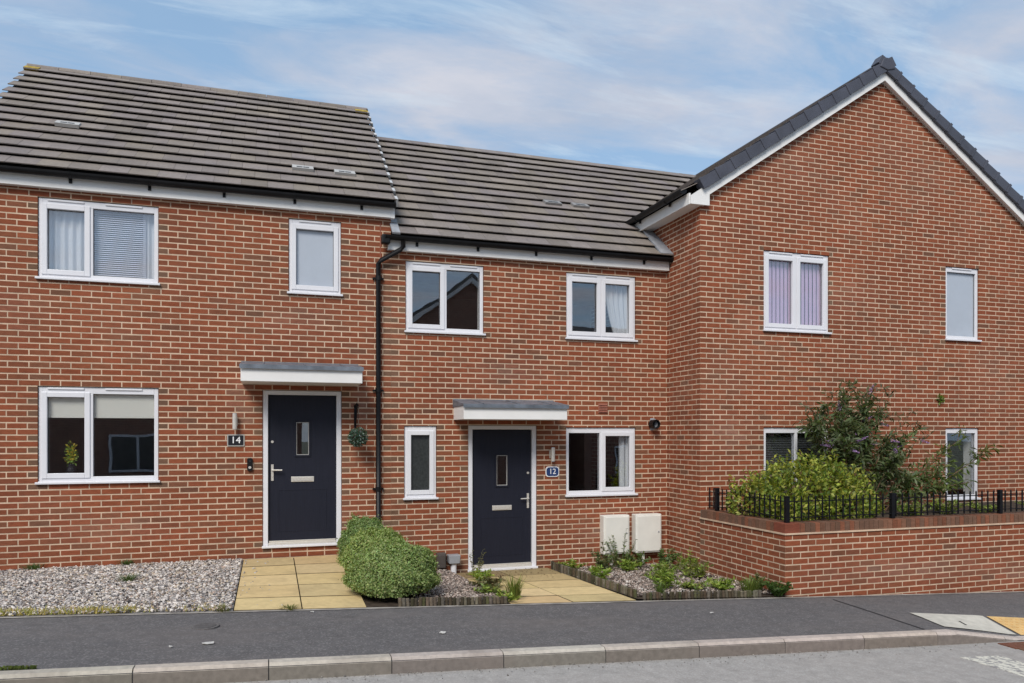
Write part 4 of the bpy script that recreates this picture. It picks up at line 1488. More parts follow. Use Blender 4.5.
spots = [(6.09, y) for y in np.arange(7.90, 9.5, .106) if abs(y - 9.30) > .05] + [(x, 7.78) for x in np.arange(6.20, 12.4, .106) if all(abs(x - p[0]) > .05 for p in posts)]
proto = pk.build('picket', M['iron'])
for i, (x, y) in enumerate(spots):
    o = proto if i == 0 else proto.copy()
    if i: COL.objects.link(o)
    o.parent = rl
    o.location = (x - 6.09, y - 7.78, zt - (ZC + .13))
# raised planting soil behind the wall
m = MB()
m.quad((XG + .21, YL + .21, -1.16), (14, YL + .21, -1.16), (14, YG - .003, -1.13), (XG + .21, YG - .003, -1.13))
m.build('raised_soil', M['soil'])['kind'] = 'structure'

# ------------------------------------------------------------------ vegetation
def mound(center, rx, ry, h, n, seed):
    """points and outward normals over a lumpy clipped mound"""
    d = rand_dirs(n)
    d[:, 2] = np.abs(d[:, 2]) * 1.1 - .28
    d /= np.linalg.norm(d, axis=1, keepdims=True)
    ph = seed * 1.7
    lump = 1 + .055 * np.sin(d[:, 0] * 7 + ph) * np.sin(d[:, 1] * 5 + ph * 2) + .04 * np.sin(d[:, 2] * 9 + d[:, 0] * 4 + ph) + .035 * np.sin(d[:, 0] * 17 + d[:, 2] * 13 + ph) + .03 * np.sin(d[:, 1] * 23 - d[:, 2] * 19 + d[:, 0] * 11) * np.sin(d[:, 0] * 21 + d[:, 2] * 16 + ph)
    sq = np.power(np.abs(d), 1.0) * np.sign(d)
    sq[:, :2] *= (1 - .5 * np.clip(-d[:, 2:3], 0, 1))
    dep = 1 - rng.exponential(.055, n).clip(0, .35) + rng.normal(0, .018, n) + np.where(rng.random(n) < .05, rng.uniform(0, .13, n), 0)
    p = sq * lump[:, None] * dep[:, None] * np.array([rx, ry, h])
    return np.array(center) + p, d, dep

def clipped_shrub(cx, cy, z0, rx, ry, h, label, n, seed):
    t = thing('clipped_shrub', label, 'shrub', (cx, cy, z0), 'clipped round shrubs in a row')
    hc = h * .70
    p, d, dep = mound((cx, cy, z0 + h - hc), rx, ry, hc, n, seed)
    keep = p[:, 2] > z0 - .01
    p, d, dep = p[keep], d[keep], dep[keep]
    m = len(p)
    v, f = leaves(p, d * .5 + rand_dirs(m) * .9 + np.array([0, 0, .3]), d + rand_dirs(m) * .5, rng.uniform(.010, .017, m), rng.uniform(.006, .0095, m))
    r = rng.random((m, 1))
    cols = np.where(r < .45, tint((.29, .37, .13), m, .15), np.where(r < .72, tint((.20, .27, .09), m, .15), tint((.39, .46, .19), m, .15)))
    cols = cols * np.array([(1, 1, 1), (.80, .86, .86), (1.04, 1.02, .92), (.98, .98, .98)][seed])
    np_mesh('foliage', v, f, cols, M['leaf'], t)
    q = MB()
    rr = [.15, .42, .70, .80, .70, .46, .1]
    zz = [z0 - .02, z0 + h * .16, z0 + h * .34, z0 + h * .5, z0 + h * .68, z0 + h * .82, z0 + h * .88]
    vs = [(cx + math.cos(a) * rx * r_, cy + math.sin(a) * ry * r_, z_) for r_, z_ in zip(rr, zz) for a in np.linspace(0, 2 * math.pi, 14, endpoint=False)]
    q.add(vs, [(i * 14 + j, i * 14 + (j + 1) % 14, (i + 1) * 14 + (j + 1) % 14, (i + 1) * 14 + j) for i in range(6) for j in range(14)])
    q.build('twigs', plain('inner_twigs', (.030, .032, .014), .95, .4, 30), t, smooth=True)
clipped_shrub(1.19, 9.92, -1.72, .35, .31, .65, 'clipped green shrub nearest to the house wall, rearmost of three', 24000, 1)
clipped_shrub(1.225, 9.08, -1.73, .42, .34, .60, 'clipped green shrub in the middle of the row of three', 24000, 2)
clipped_shrub(1.285, 8.16, -1.755, .48, .41, .585, 'clipped green shrub at the front edge, nearest the pavement', 32000, 3)

# yellow-green bush behind the railing
t = thing('laurel_bush', 'broad yellow-green leafy bush behind the railing', 'bush', (7.2, 8.75, -1.15))
P, D = [], []
blobs = [(6.30, 8.75, -.95, .30, .45, .28), (6.62, 8.65, -.89, .36, .5, .33), (7.05, 8.75, -.78, .40, .5, .38), (7.42, 8.75, -.77, .40, .45, .36), (7.80, 8.65, -.90, .36, .42, .28), (6.6, 8.4, -1.0, .4, .4, .2), (7.5, 8.35, -.98, .5, .4, .22)]
for (x, y, z, a, b, c) in blobs:
    n = int(900 * (a + b + c))
    d = rand_dirs(n)
    P.append(np.array((x, y, z)) + d * np.array((a, b, c)) * (1 - rng.exponential(.13, (n, 1)).clip(0, .75) + rng.normal(0, .05, (n, 1))))
    D.append(d)
for i in range(260):    # upright young shoots break the outline
    x, y, z, a, b, c = random.choice(blobs[:5])
    an = random.uniform(0, 6.28); k = random.uniform(.2, .95)
    bx, by = x + math.cos(an) * a * k, y + math.sin(an) * b * k
    bz = z + c * math.sqrt(max(0, 1 - k * k)) - .03
    hh = random.uniform(.06, .27)
    m = random.randint(5, 9)
    s = np.linspace(.1, 1, m)[:, None]
    lean = np.array([random.uniform(-.05, .05), random.uniform(-.05, .05), hh])
    P.append(np.array((bx, by, bz)) + lean * s + rng.normal(0, .012, (m, 3)))
    dd = rand_dirs(m); dd[:, 2] = np.abs(dd[:, 2]) * .6
    D.append(dd)
P = np.concatenate(P); D = np.concatenate(D)
k = (P[:, 2] > -1.14) & (P[:, 1] > 7.92) & (P[:, 1] < YG - .05)
P, D = P[k], D[k]
n = len(P)
v, f = leaves(P, D + rand_dirs(n) * .8 + np.array([0, 0, .3]), D + rand_dirs(n) * .6 + np.array([0, 0, .5]), rng.uniform(.024, .044, n), rng.uniform(.012, .020, n))
r = rng.random((n, 1))
cols = np.where(r < .40, tint((.27, .31, .05), n), np.where(r < .70, tint((.13, .185, .038), n), np.where(r < .94, tint((.42, .43, .08), n), tint((.12, .075, .04), n))))
np_mesh('foliage', v, f, cols, M['leaf'], t)
q = MB()
for i in range(22):
    x, y, z, a, b, c = random.choice(blobs[:5])
    q.tube([(x + random.uniform(-.08, .08), 8.75 + random.uniform(-.1, .1), -1.16), (x + random.uniform(-.2, .2), y + random.uniform(-.2, .2), z), (x + random.uniform(-.3, .3), y + random.uniform(-.3, .3), z + c * .8)], [.014, .009, .004], 6)
q.build('stems', M['bark'], t)

# buddleia: arching stems, long leaves, purple spikes
def arch(p0, p1, sag, n=14):
    p0, p1 = np.array(p0, float), np.array(p1, float)
    s = np.linspace(0, 1, n)[:, None]
    mid = (p0 + p1) / 2 + np.array([(p0[0] - p1[0]) * .18, 0, sag])
    return (1 - s) ** 2 * p0 + 2 * s * (1 - s) * mid + s ** 2 * p1
bt = thing('buddleia_bush', 'tall dark straggly bush with purple flower spikes against the brick wall', 'bush', (8.35, 9.1, -1.15))
stems = MB()
LP, LD, LN, LA, LB_, LC = [], [], [], [], [], []
tips = [((8.25, 9.1, -1.15), (8.50, 9.0, .62), .42), ((8.2, 9.15, -1.15), (7.75, 9.1, .42), .40), ((8.2, 9.1, -1.15), (8.12, 9.15, .54), .35), ((8.3, 9.1, -1.15), (8.72, 9.0, .24), .35),
        ((8.1, 9.2, -1.15), (7.38, 9.0, .12), .42), ((8.3, 9.0, -1.15), (8.25, 8.9, .10), .30), ((8.15, 9.0, -1.15), (7.85, 8.85, -.05), .35), ((8.25, 9.2, -1.15), (8.4, 9.2, .30), .3),
        ((8.6, 9.1, -1.15), (9.45, 9.0, .12), .15), ((8.55, 9.15, -1.15), (9.10, 9.05, -.12), .22), ((8.65, 9.1, -1.15), (9.02, 8.95, -.45), .25),
        ((8.9, 9.1, -1.15), (10.45, 9.05, -.02), .05), ((8.95, 9.1, -1.15), (10.05, 8.95, -.45), .12), ((9.3, 9.1, -1.15), (11.05, 9.0, -.17), -.10), ((8.8, 9.0, -1.15), (9.7, 8.8, -.60), .18),
        ((8.5, 9.0, -1.15), (8.75, 8.7, -.35), .2), ((8.35, 9.2, -1.15), (8.30, 9.25, .66), .25), ((8.0, 9.2, -1.15), (7.62, 9.2, .25), .35), ((8.4, 9.1, -1.15), (8.62, 9.15, .45), .3),
        ((8.2, 9.2, -1.15), (8.45, 9.2, .1), .1), ((8.4, 9.2, -1.15), (8.55, 9.1, -.1), .2), ((8.5, 9.1, -1.15), (8.85, 9.0, -.1), .2), ((8.6, 8.9, -1.15), (9.25, 8.9, -.60), .1), ((8.9, 8.8, -1.15), (9.55, 8.8, -.75), .1), ((9.1, 9.1, -1.15), (10.3, 8.8, -.72), .12), ((8.2, 9.1, -1.15), (8.0, 9.0, .25), .3), ((8.25, 9.1, -1.15), (8.45, 9.0, -.02), .3), ((8.1, 9.1, -1.15), (7.95, 9.1, .1), .3)]
def leafy(path, n, l0, l1, start, col, wide=.26, spread=.09):
    m = len(path)
    for i in range(n):
        s = start + (1 - start) * random.random() ** .9
        k = min(m - 2, int(s * (m - 1)))
        fr_ = s * (m - 1) - k
        p = path[k] * (1 - fr_) + path[k + 1] * fr_
        tdir = path[k + 1] - path[k]
        tdir = tdir / np.linalg.norm(tdir)
        d = rng.normal(size=3); d /= np.linalg.norm(d)
        d = d + tdir * .7 + np.array([0, 0, -.25])
        L_ = random.uniform(l0, l1)
        LP.append(p + d / np.linalg.norm(d) * L_ + rng.normal(0, spread * .25, 3)); LD.append(d)
        LN.append(np.array([0, -.3, 1]) + rng.normal(0, .6, 3)); LA.append(L_); LB_.append(L_ * wide)
        LC.append(tint(col, 1, .35, .12)[0])
flowers = []
for i, (p0, p1, sag) in enumerate(tips):
    path = arch(p0, p1, sag)
    stems.tube([tuple(p) for p in path], list(np.linspace(.013, .003, len(path))), 5)
    right = p1[0] > 9.3
    col = (.125, .165, .05) if p1[0] > 9.8 else (.115, .15, .055) if right else (.115, .145, .065)
    leafy(path, 95 if not right else 90, .045, .085, .22, col)
    # side twigs
    for s in range(5 if not right else 3):
        k = random.randint(5, 12)
        b = path[k]
        e = b + np.array([random.uniform(-.22, .22), random.uniform(-.18, .12), random.uniform(.02, .26)])
        tw = arch(b, e, .05, 8)
        stems.tube([tuple(p) for p in tw], list(np.linspace(.005, .0022, 8)), 4)
        leafy(tw, 30 if not right else 16, .035, .07, .1, col)
        if random.random() < .10 and not right: flowers.append((tw[-1], tw[-1] - tw[-3]))
flowers += [(np.array((8.50, 9.0, .60)), np.array((.3, 0, .5))), (np.array((8.72, 9.0, .17)), np.array((.5, 0, -.1))), (np.array((8.2, 8.95, .0)), np.array((.3, -.2, .1))),
            (np.array((8.86, 8.95, -.08)), np.array((.6, 0, -.1))), (np.array((9.50, 9.0, -.08)), np.array((.5, 0, -.15))), (np.array((8.95, 9.0, -.2)), np.array((.5, 0, .1)))]
bare = [((8.9, 9.0, -.6), (9.75, 9.0, .05)), ((8.8, 9.0, -.3), (9.35, 8.95, .38)), ((7.8, 9.0, -.2), (7.2, 9.0, .22)), ((9.2, 8.9, -.8), (10.0, 8.9, -.25)), ((8.3, 9.0, .35), (8.62, 9.0, .76)), ((8.1, 9.0, .4), (7.72, 9.0, .62)), ((8.6, 9.0, .1), (9.12, 9.0, .30)), ((8.45, 9.0, .50), (8.02, 9.0, .78)), ((8.45, 9.0, .55), (8.95, 9.0, .66)), ((8.5, 9.0, .5), (8.85, 9.0, .48)), ((8.5, 9.0, .2), (8.88, 9.0, .34)), ((9.2, 9.0, .05), (9.55, 9.0, .16)), ((7.6, 9.0, .2), (7.35, 9.0, .38))]
for a, b in bare:
    tw = arch(a, b, .12, 8)
    stems.tube([tuple(p) for p in tw], list(np.linspace(.006, .0025, 8)), 4)
    leafy(tw, 24, .03, .06, .25, (.10, .10, .05))
stems.build('stems', plain('reddish_bark', (.15, .085, .05), .85, .3, 30), bt)
LP = np.array(LP); LD = np.array(LD); LN = np.array(LN)
LP[:, 1] = np.minimum(LP[:, 1], YG - .04)
k = LP[:, 2] > -1.12
v, f = leaves(LP[k], LD[k], LN[k], np.array(LA)[k], np.array(LB_)[k])
np_mesh('foliage', v, f, np.array(LC)[k], M['leaf'], bt)
fp, fd = [], []
for (p, d) in flowers:
    d = d / (np.linalg.norm(d) + 1e-9)
    n = 110
    s = rng.random(n)
    fp.append(p + d * (s * .17)[:, None] + rand_dirs(n) * (.026 * (1 - s * .75))[:, None])
    fd.append(rand_dirs(n) + d)
fp = np.concatenate(fp); fd = np.concatenate(fd)
n = len(fp)
v, f = leaves(fp, fd, rand_dirs(n), rng.uniform(.006, .011, n), rng.uniform(.004, .008, n))
np_mesh('flower_spikes', v, f, tint((.30, .19, .36), n, .3, .1), M['petal'], bt)

# ground hugging green under the buddleia
def weed(name, label, cat, x, y, z, h, r, n, cols, leaf=(.02, .04), lw=.35, stems_n=8, group='weeds in the beds'):
    n = int(n * 1.5); r *= 1.12
    t = thing(name, label, cat, (x, y, z), group)
    q = MB()
    P, D, A, C = [], [], [], []
    for i in range(stems_n):
        a = random.uniform(0, 6.28); rr = r * random.random() ** .6
        hh = h * random.uniform(.55, 1.0) * (1 - .4 * rr / r)
        b = np.array((x + math.cos(a) * rr * .25, y + math.sin(a) * rr * .25, z - .01))
        e = np.array((x + math.cos(a) * rr, y + math.sin(a) * rr, z + hh))
        p = arch(b, e, .04, 7)
        q.tube([tuple(w_) for w_ in p], list(np.linspace(.0045, .0018, 7)), 4, col=tuple(np.array(cols[0]) * .8))
        m = max(3, n // stems_n)
        for j in range(m):
            s = random.uniform(.15, 1) * 6
            k = min(5, int(s))
            pp = p[k] + (p[k + 1] - p[k]) * (s - k)
            d = rand_dirs(1)[0]; d[2] = abs(d[2]) * .7
            L_ = random.uniform(*leaf) * (1.35 - s / 12)
            P.append(pp + d * L_); D.append(d); A.append(L_)
            C.append(tint(random.choice(cols), 1, .25, .1)[0])
    q.build('stems', M['leaf'], t)
    P, D, A = np.array(P), np.array(D), np.array(A)
    v, f = leaves(P, D, np.array([0, 0, 1.0]) + rng.normal(0, .5, P.shape), A, A * lw)
    np_mesh('leaves', v, f, np.array(C), M['leaf'], t)
    return t
def blades(name, label, cat, x, y, z, h, r, n, col, group='weeds in the beds'):
    vs, fs, cs = [], [], []
    for i in range(n):
        a = random.uniform(0, 6.28); rr = r * random.random() ** .7
        bx, by = x + math.cos(a) * rr * .4, y + math.sin(a) * rr * .4
        hh = h * random.uniform(.5, 1.05)
        ex, ey = x + math.cos(a) * rr * 1.1, y + math.sin(a) * rr * 1.1
        w_ = random.uniform(.003, .006)
        px_, py_ = -math.sin(a) * w_, math.cos(a) * w_
        o = len(vs)
        mx, my, mz = bx + (ex - bx) * .35, by + (ey - by) * .35, z + hh * .65
        vs += [(bx - px_, by - py_, z - .01), (bx + px_, by + py_, z - .01), (mx + px_ * .8, my + py_ * .8, mz), (mx - px_ * .8, my - py_ * .8, mz), (ex + px_ * .15, ey + py_ * .15, z + hh), (ex - px_ * .15, ey - py_ * .15, z + hh)]
        fs += [(o, o + 1, o + 2, o + 3), (o + 3, o + 2, o + 4, o + 5)]
        c = tint(col, 1, .3, .12)[0]
        cs += [c, c]
    o = np_mesh(name, np.array(vs), np.array(fs), np.array(cs), M['leaf'])
    return tag(o, label, cat, group)
GR = [(.27, .36, .07), (.20, .29, .06), (.36, .42, .10)]
DG = [(.11, .17, .055), (.15, .21, .07)]
YG_ = [(.32, .36, .07), (.25, .30, .06)]
OL = [(.18, .17, .08), (.22, .20, .10), (.14, .16, .07)]
def zr(x, y): return zR((x - 3.96) / 2.02, (y - YB) / (YW - YB))
def wr(name, label, x, y, h, r, n, cols, **k): return weed(name, label, 'weed', x, y, zr(x, y), h, r, n, cols, **k)
wr('leafy_weed', 'low green weed at the wall end of the path edging', 4.22, 10.2, .20, .22, 160, GR)
wr('leafy_weed', 'green weed spilling over the timber edging onto the path', 4.08, 9.0, .26, .22, 200, GR)
wr('leafy_weed', 'tall dull green weed in front of the left meter box', 4.62, 10.0, .46, .32, 300, DG + OL, stems_n=14)
wr('tall_weed', 'tall wispy weed rising across the face of the left meter box', 5.0, 10.15, .68, .26, 260, DG + OL, leaf=(.014, .028), stems_n=14)
wr('leafy_weed', 'light green weed at the front of the bed, near the edging corner', 4.62, 8.15, .36, .26, 260, GR, stems_n=12)
wr('leafy_weed', 'dark bushy weed between the two meter boxes', 5.22, 10.1, .32, .24, 220, DG, stems_n=12)
wr('leafy_weed', 'dark green weed in the inner corner right of the meter boxes', 5.68, 10.1, .38, .24, 240, DG, stems_n=12)
wr('leafy_weed', 'pale green weed against the side wall of the gabled house', 5.78, 9.55, .36, .18, 170, GR, stems_n=10)
wr('leafy_weed', 'spreading olive weed in the middle of the gravel bed', 5.05, 8.85, .20, .36, 240, OL + GR, stems_n=14)
wr('leafy_weed', 'mixed green weed in the gravel beside the low side wall', 5.55, 9.0, .30, .28, 240, GR + OL, stems_n=12)
wr('leafy_weed', 'low bright green weed behind the right end of the front edging', 5.35, 8.0, .16, .30, 260, GR, stems_n=14)
wr('rounded_shrub', 'small dark rounded plant at the foot of the low wall', 5.78, 7.95, .24, .19, 420, DG, stems_n=26, leaf=(.012, .022), lw=.5)
wr('rounded_shrub', 'small rounded green plant at the wall corner by the pavement', 5.86, 7.66, .22, .17, 420, [(.085, .15, .03), (.06, .11, .03)], stems_n=26, leaf=(.014, .024), lw=.45)
blades('grass_tuft', 'yellow-green grass tuft between the front edging and dark plant', 'grass', 5.55, 7.78, zr(5.55, 7.8), .20, .20, 160, (.15, .19, .04))
blades('grass_tuft', 'grass tuft at the corner where path and front edging meet', 'grass', 4.35, 7.82, zr(4.35, 7.8), .16, .12, 70, (.12, .17, .04))
wr('leafy_weed', 'green weed right beside the lower part of the left meter box pipe', 4.95, 9.85, .22, .22, 200, GR, stems_n=12)
wr('leafy_weed', 'low weed in the gravel just behind the middle of the front edging', 4.95, 8.1, .13, .20, 160, GR + OL, stems_n=12)
wr('leafy_weed', 'pale weed in front of the right meter box', 5.45, 9.6, .20, .24, 180, GR + OL, stems_n=12)
for (x, lb) in ((8.7, 'low green plants behind the railing, under the dark bush'), (9.35, 'low green plant behind the railing, left of the narrow window'), (10.1, 'low olive plant behind the railing under the narrow window'), (11.2, 'sparse low plant behind the railing right of the narrow window')):
    weed('leafy_weed', lb, 'weed', x, 8.45, -1.15, .30 if x < 10 else .16, .34, 260, GR + OL, stems_n=18, group='plants behind the railing')
def zl(x, y): return zL((x - .94) / 1.5, (y - YB) / (YW - YB))
weed('tall_weed', 'pair of tall seeding weeds standing against door 12', 'weed', 2.66, 9.9, -1.95, .52, .24, 110, OL, leaf=(.012, .024), stems_n=6)
weed('leafy_weed', 'bright green weed beside the path near door 12', 'weed', 2.66, 9.55, -1.94, .20, .2, 200, GR, stems_n=12)
weed('leafy_weed', 'brownish weed on the left edge of the path to door 12', 'weed', 2.52, 8.75, -1.89, .18, .24, 240, OL + [(.09, .06, .03)], stems_n=16)
weed('leafy_weed', 'olive weed in the pink gravel just before the front edging', 'weed', 2.40, 8.2, -1.86, .17, .22, 200, OL + GR, stems_n=12)
blades('grass_tuft', 'yellow-green broad grass tuft at the front left corner of the path', 'grass', 2.58, 7.92, g(2.58), .26, .17, 130, (.17, .20, .04))
weed('leafy_weed', 'small weed in front of the timber edging by the path', 'weed', 2.42, 7.74, g(2.4), .10, .14, 110, YG_ + GR, stems_n=8)
blades('grass_tuft', 'small grass tuft at the foot of the buff slab path', 'grass', .18, YB + .02, g(.18), .05, .12, 70, (.16, .17, .05), 'tufts along the pavement')
blades('grass_tuft', 'grass tuft in the gravel corner beside the buff path', 'grass', -.42, YB + .02, g(-.42), .07, .12, 70, (.17, .17, .06), 'tufts along the pavement')
for (x, y, lb) in ((-2.75, 10.45, 'green tuft at the foot of the wall, left one of two'), (-1.72, 10.47, 'green tuft at the foot of the wall, right one of two'), (-1.52, 9.25, 'lone green tuft in the middle of the white gravel')):
    s, t_ = (x + 3.9) / 3.56, (y - YB) / (YW - YB)
    blades('grass_tuft', lb, 'grass', x, y, zA(s, t_), .08, .17, 90, (.10, .15, .05), 'tufts in the white gravel')
# ragged yellowish weeds along the gravel front: nobody could count them
vs, fs, cs = [], [], []
for i in range(3600):
    x = random.uniform(-3.7, -.4)
    dens = .5 + .5 * math.sin(x * 5.1) * math.sin(x * 2.3 + 1)
    if random.random() > dens * (1.0 if x < -1.2 else .45): continue
    y = YB + abs(random.gauss(0, .07))
    z = g(x) + .015
    h = random.uniform(.015, .06)
    a = random.uniform(0, 6.28); w_ = .006
    o = len(vs)
    dx, dy = math.cos(a) * w_, math.sin(a) * w_
    ex, ey = x + random.uniform(-.03, .03), y + random.uniform(-.03, .03)
    vs += [(x - dx, y - dy, z), (x + dx, y + dy, z), (ex + dx * .3, ey + dy * .3, z + h), (ex - dx * .3, ey - dy * .3, z + h)]
    fs.append((o, o + 1, o + 2, o + 3))
    cs.append(tint(random.choice([(.50, .40, .12), (.34, .34, .09), (.52, .43, .20)]), 1, .25, .08)[0])
tag(np_mesh('edge_weeds', np.array(vs), np.array(fs), np.array(cs), M['leaf']), 'dry yellow weeds along the front of the white gravel', 'weeds', None, 'stuff')
vs, fs, cs = [], [], []
for i in range(700):
    x = random.uniform(-2.6, -1.55) ; y = YK + .01 + abs(random.gauss(0, .035)) * max(0, (-1.5 - x)) * 1.6
    z = g(x) + .003; h = random.uniform(.01, .03); o = len(vs); w_ = .004
    a = random.uniform(0, 6.28); dx, dy = math.cos(a) * w_, math.sin(a) * w_
    vs += [(x - dx, y - dy, z), (x + dx, y + dy, z), (x + dx * .3 + random.uniform(-.02, .02), y + dy * .3, z + h), (x - dx * .3, y - dy * .3, z + h)]
    fs.append((o, o + 1, o + 2, o + 3)); cs.append(tint((.10, .13, .03), 1, .3, .1)[0])
tag(np_mesh('kerb_moss', np.array(vs), np.array(fs), np.array(cs), M['leaf']), 'green moss and grass growing behind the kerb at the left', 'moss', None, 'stuff')
n = 420
lx = np.concatenate([rng.uniform(2.5, 3.9, 130), rng.uniform(1.5, 2.42, 120), rng.uniform(4.05, 5.9, 170)])
ly = np.concatenate([YW - .06 - np.abs(rng.normal(0, .5, 130)), rng.uniform(YB + .1, YW - .1, 120), rng.uniform(YB + .1, YW - .1, 170)])
ly = np.clip(ly, YB + .06, YW - .05)
lz = np.array([(Zpath(x, y) if 2.45 < x < 3.95 else zl(x, y) if x < 2.45 else zr(x, y) + .012) + .012 for x, y in zip(lx, ly)])
v, f = leaves(np.stack([lx, ly, lz], 1), rand_dirs(n) * np.array([1, 1, .15]), np.array([0, 0, 1.0]) + rand_dirs(n) * .35, rng.uniform(.008, .024, n), rng.uniform(.005, .012, n))
tag(np_mesh('leaf_litter', v, f, tint((.13, .085, .045), n, .5, .15), M['leaf']), 'brown dead leaves scattered over the beds and path of house 12', 'dead leaves', None, 'stuff')
stones('spilled_gravel', -.30, .12, YB + .05, YW - .06, lambda s_, t_: zP(.4, t_) + .004, 34, .014, .028, [(1, (.55, .52, .5)), (1, (.36, .34, .33))], 'loose gravel stones spilled onto the edge of the buff path', lambda s_, t_: (s_ ** 3, t_))
stones('kerb_grit', -3.5, 7.0, YF - .22, YF - .01, lambda s_, t_: g(-3.5 + 10.5 * s_) - .122, 700, .004, .012, [(2, (.28, .26, .24)), (1, (.18, .15, .12)), (1, (.4, .37, .33))], 'fine grit lying in the gutter along the kerb', lambda s_, t_: (s_, 1 - t_ ** 2.5))
# little plant rooted in the gable wall
t = thing('wall_plant', 'tiny bright green plant growing out of the gable brickwork', 'plant', (10.48, YG, .59))
n = 60
d = rand_dirs(n); d[:, 1] = -np.abs(d[:, 1])
c = np.array([10.48, YG - .005, .59]) + d * np.array([.10, .06, .10]) * rng.uniform(.3, 1, (n, 1))
v, f = leaves(c, d, d + rand_dirs(n) * .5, rng.uniform(.015, .03, n), rng.uniform(.009, .017, n))
np_mesh('leaves', v, f, tint((.13, .22, .03), n), M['leaf'], t)
q = MB()
for i in range(8):
    e = Vector((random.uniform(-.07, .07), -random.uniform(.03, .06), random.uniform(-.06, .08)))
    q.tube([(10.48, YG + .002, .59), tuple(Vector((10.48, YG, .59)) + e)], .002, 4)
q.build('stems', M['bark'], t)
# vase with yellow flowers on the sill of house 14
t = thing('flower_vase', 'dark vase of yellow flowers inside the lower window of house 14', 'vase', (-2.38, YW + .15, -.55))
q = MB(); q.tube([(-2.38, YW + .15, -.555), (-2.38, YW + .15, -.50), (-2.38, YW + .15, -.42), (-2.38, YW + .15, -.36)], [.035, .06, .055, .03], 14)
q.build('vase', M['black_plate'], t, smooth=True)
n = 160
d = rand_dirs(n)
c = np.array([-2.38, YW + .15, -.25]) + d * np.array([.08, .05, .17]) * rng.uniform(.2, 1, (n, 1))
v, f = leaves(c, d, rand_dirs(n), rng.uniform(.015, .028, n), rng.uniform(.01, .018, n))
cols = np.where(rng.random((n, 1)) < .5, tint((.75, .62, .08), n), tint((.30, .42, .08), n))
np_mesh('flowers', v, f, cols, M['leaf'], t)

# ------------------------------------------------------------------ houses across the street, mirrored in the panes
def opposite(label, x0, x1, y0, y1, zg, ze, zr_, gable, wins):
    t = thing('brick_house', label, 'house', ((x0 + x1) / 2, y0, zg), 'houses across the street')
    b = MB()
    if gable:
        xm = (x0 + x1) / 2
        for y in (y0, y1):
            b.quad((x0, y, zg), (x1, y, zg), (x1, y, ze), (xm, y, zr_), (x0, y, ze))
        for x in (x0, x1):
            b.quad((x, y0, zg), (x, y1, zg), (x, y1, ze), (x, y0, ze))
    else:
        ym = (y0 + y1) / 2
        for x in (x0, x1):
            b.quad((x, y0, zg), (x, y1, zg), (x, y1, ze), (x, ym, zr_), (x, y0, ze))
        for y in (y0, y1):
            b.quad((x0, y, zg), (x1, y, zg), (x1, y, ze), (x0, y, ze))
    b.build('wall', M['bricktex'], t)
    r = MB()
    c = (.14, .13, .125)
    if gable:
        xm = (x0 + x1) / 2
        k = (zr_ - ze) / (xm - x0)
        for s in (-1, 1):
            xe = xm + s * (xm - x0 + .3)
            r.hexa([(xe, y0 + .15, ze - k * .3), (xm, y0 + .15, zr_), (xm, y1 - .15, zr_), (xe, y1 - .15, ze - k * .3), (xe, y0 + .15, ze - k * .3 + .18), (xm, y0 + .15, zr_ + .18), (xm, y1 - .15, zr_ + .18), (xe, y1 - .15, ze - k * .3 + .18)], c)
        r.build('roof', M['tile'], t)
        f = MB()
        for s in (-1, 1):
            xe = xm + s * (xm - x0 + .3)
            f.hexa([(xe, y0 + .151, ze - k * .3 - .16), (xm, y0 + .151, zr_ - .16), (xm, y0 + .18, zr_ - .16), (xe, y0 + .18, ze - k * .3 - .16), (xe, y0 + .151, ze - k * .3 + .02), (xm, y0 + .151, zr_ + .02), (xm, y0 + .18, zr_ + .02), (xe, y0 + .18, ze - k * .3 + .02)])
        f.build('bargeboard', M['fascia'], t)
    else:
        ym = (y0 + y1) / 2
        k = (zr_ - ze) / abs(y0 - ym)
        for s in (-1, 1):
            ye = ym + s * (abs(y0 - ym) + .35)
            r.hexa([(x0 - .1, ye, ze - k * .35), (x1 + .1, ye, ze - k * .35), (x1 + .1, ym, zr_), (x0 - .1, ym, zr_), (x0 - .1, ye, ze - k * .35 + .15), (x1 + .1, ye, ze - k * .35 + .15), (x1 + .1, ym, zr_ + .15), (x0 - .1, ym, zr_ + .15)], c)
        r.build('roof', M['tile'], t)
        f = MB(); f.box(x0, x1, y0 + .30, y0 + .33, ze - .35, ze - .12)
        f.build('fascia', M['fascia'], t)
    for (a, bb_, c0, d) in wins:
        w_ = MB()
        m_ = (a + bb_) / 2
        for (p, q_, r_, u) in ((a, a + .08, c0, d), (bb_ - .08, bb_, c0, d), (m_ - .04, m_ + .04, c0 + .08, d - .08), (a + .08, bb_ - .08, c0, c0 + .08), (a + .08, bb_ - .08, d - .08, d)):
            w_.box(p, q_, y0 + .002, y0 + .05, r_, u)
        fo = w_.build('window', M['upvc'], t)
        p_ = MB(); p_.box(a + .08, bb_ - .08, y0 + .003, y0 + .02, c0 + .08, d - .08)
        p_.build('pane', M['darkfrost'], fo)
opposite('plain brick terrace across the street, mirrored in the panes of house 14', -13, 1.2, -9.5, -17, -2.2, 3.0, 5.9, False,
         [(-5.6, -3.7, -1.35, .05), (-11, -9.4, -1.3, .1), (-5.4, -3.9, 1.7, 2.8), (-1.5, -.1, -1.3, .0), (-1.4, -.2, 1.7, 2.8)])
opposite('gabled brick house across the street, mirrored in the panes of house 12', 3.9, 12.3, -9.5, -18, -2.6, 3.55, 6.6, True,
         [(5.0, 6.4, 1.2, 2.3), (9.4, 10.8, 1.2, 2.3), (5.0, 6.6, -1.7, -.5)])
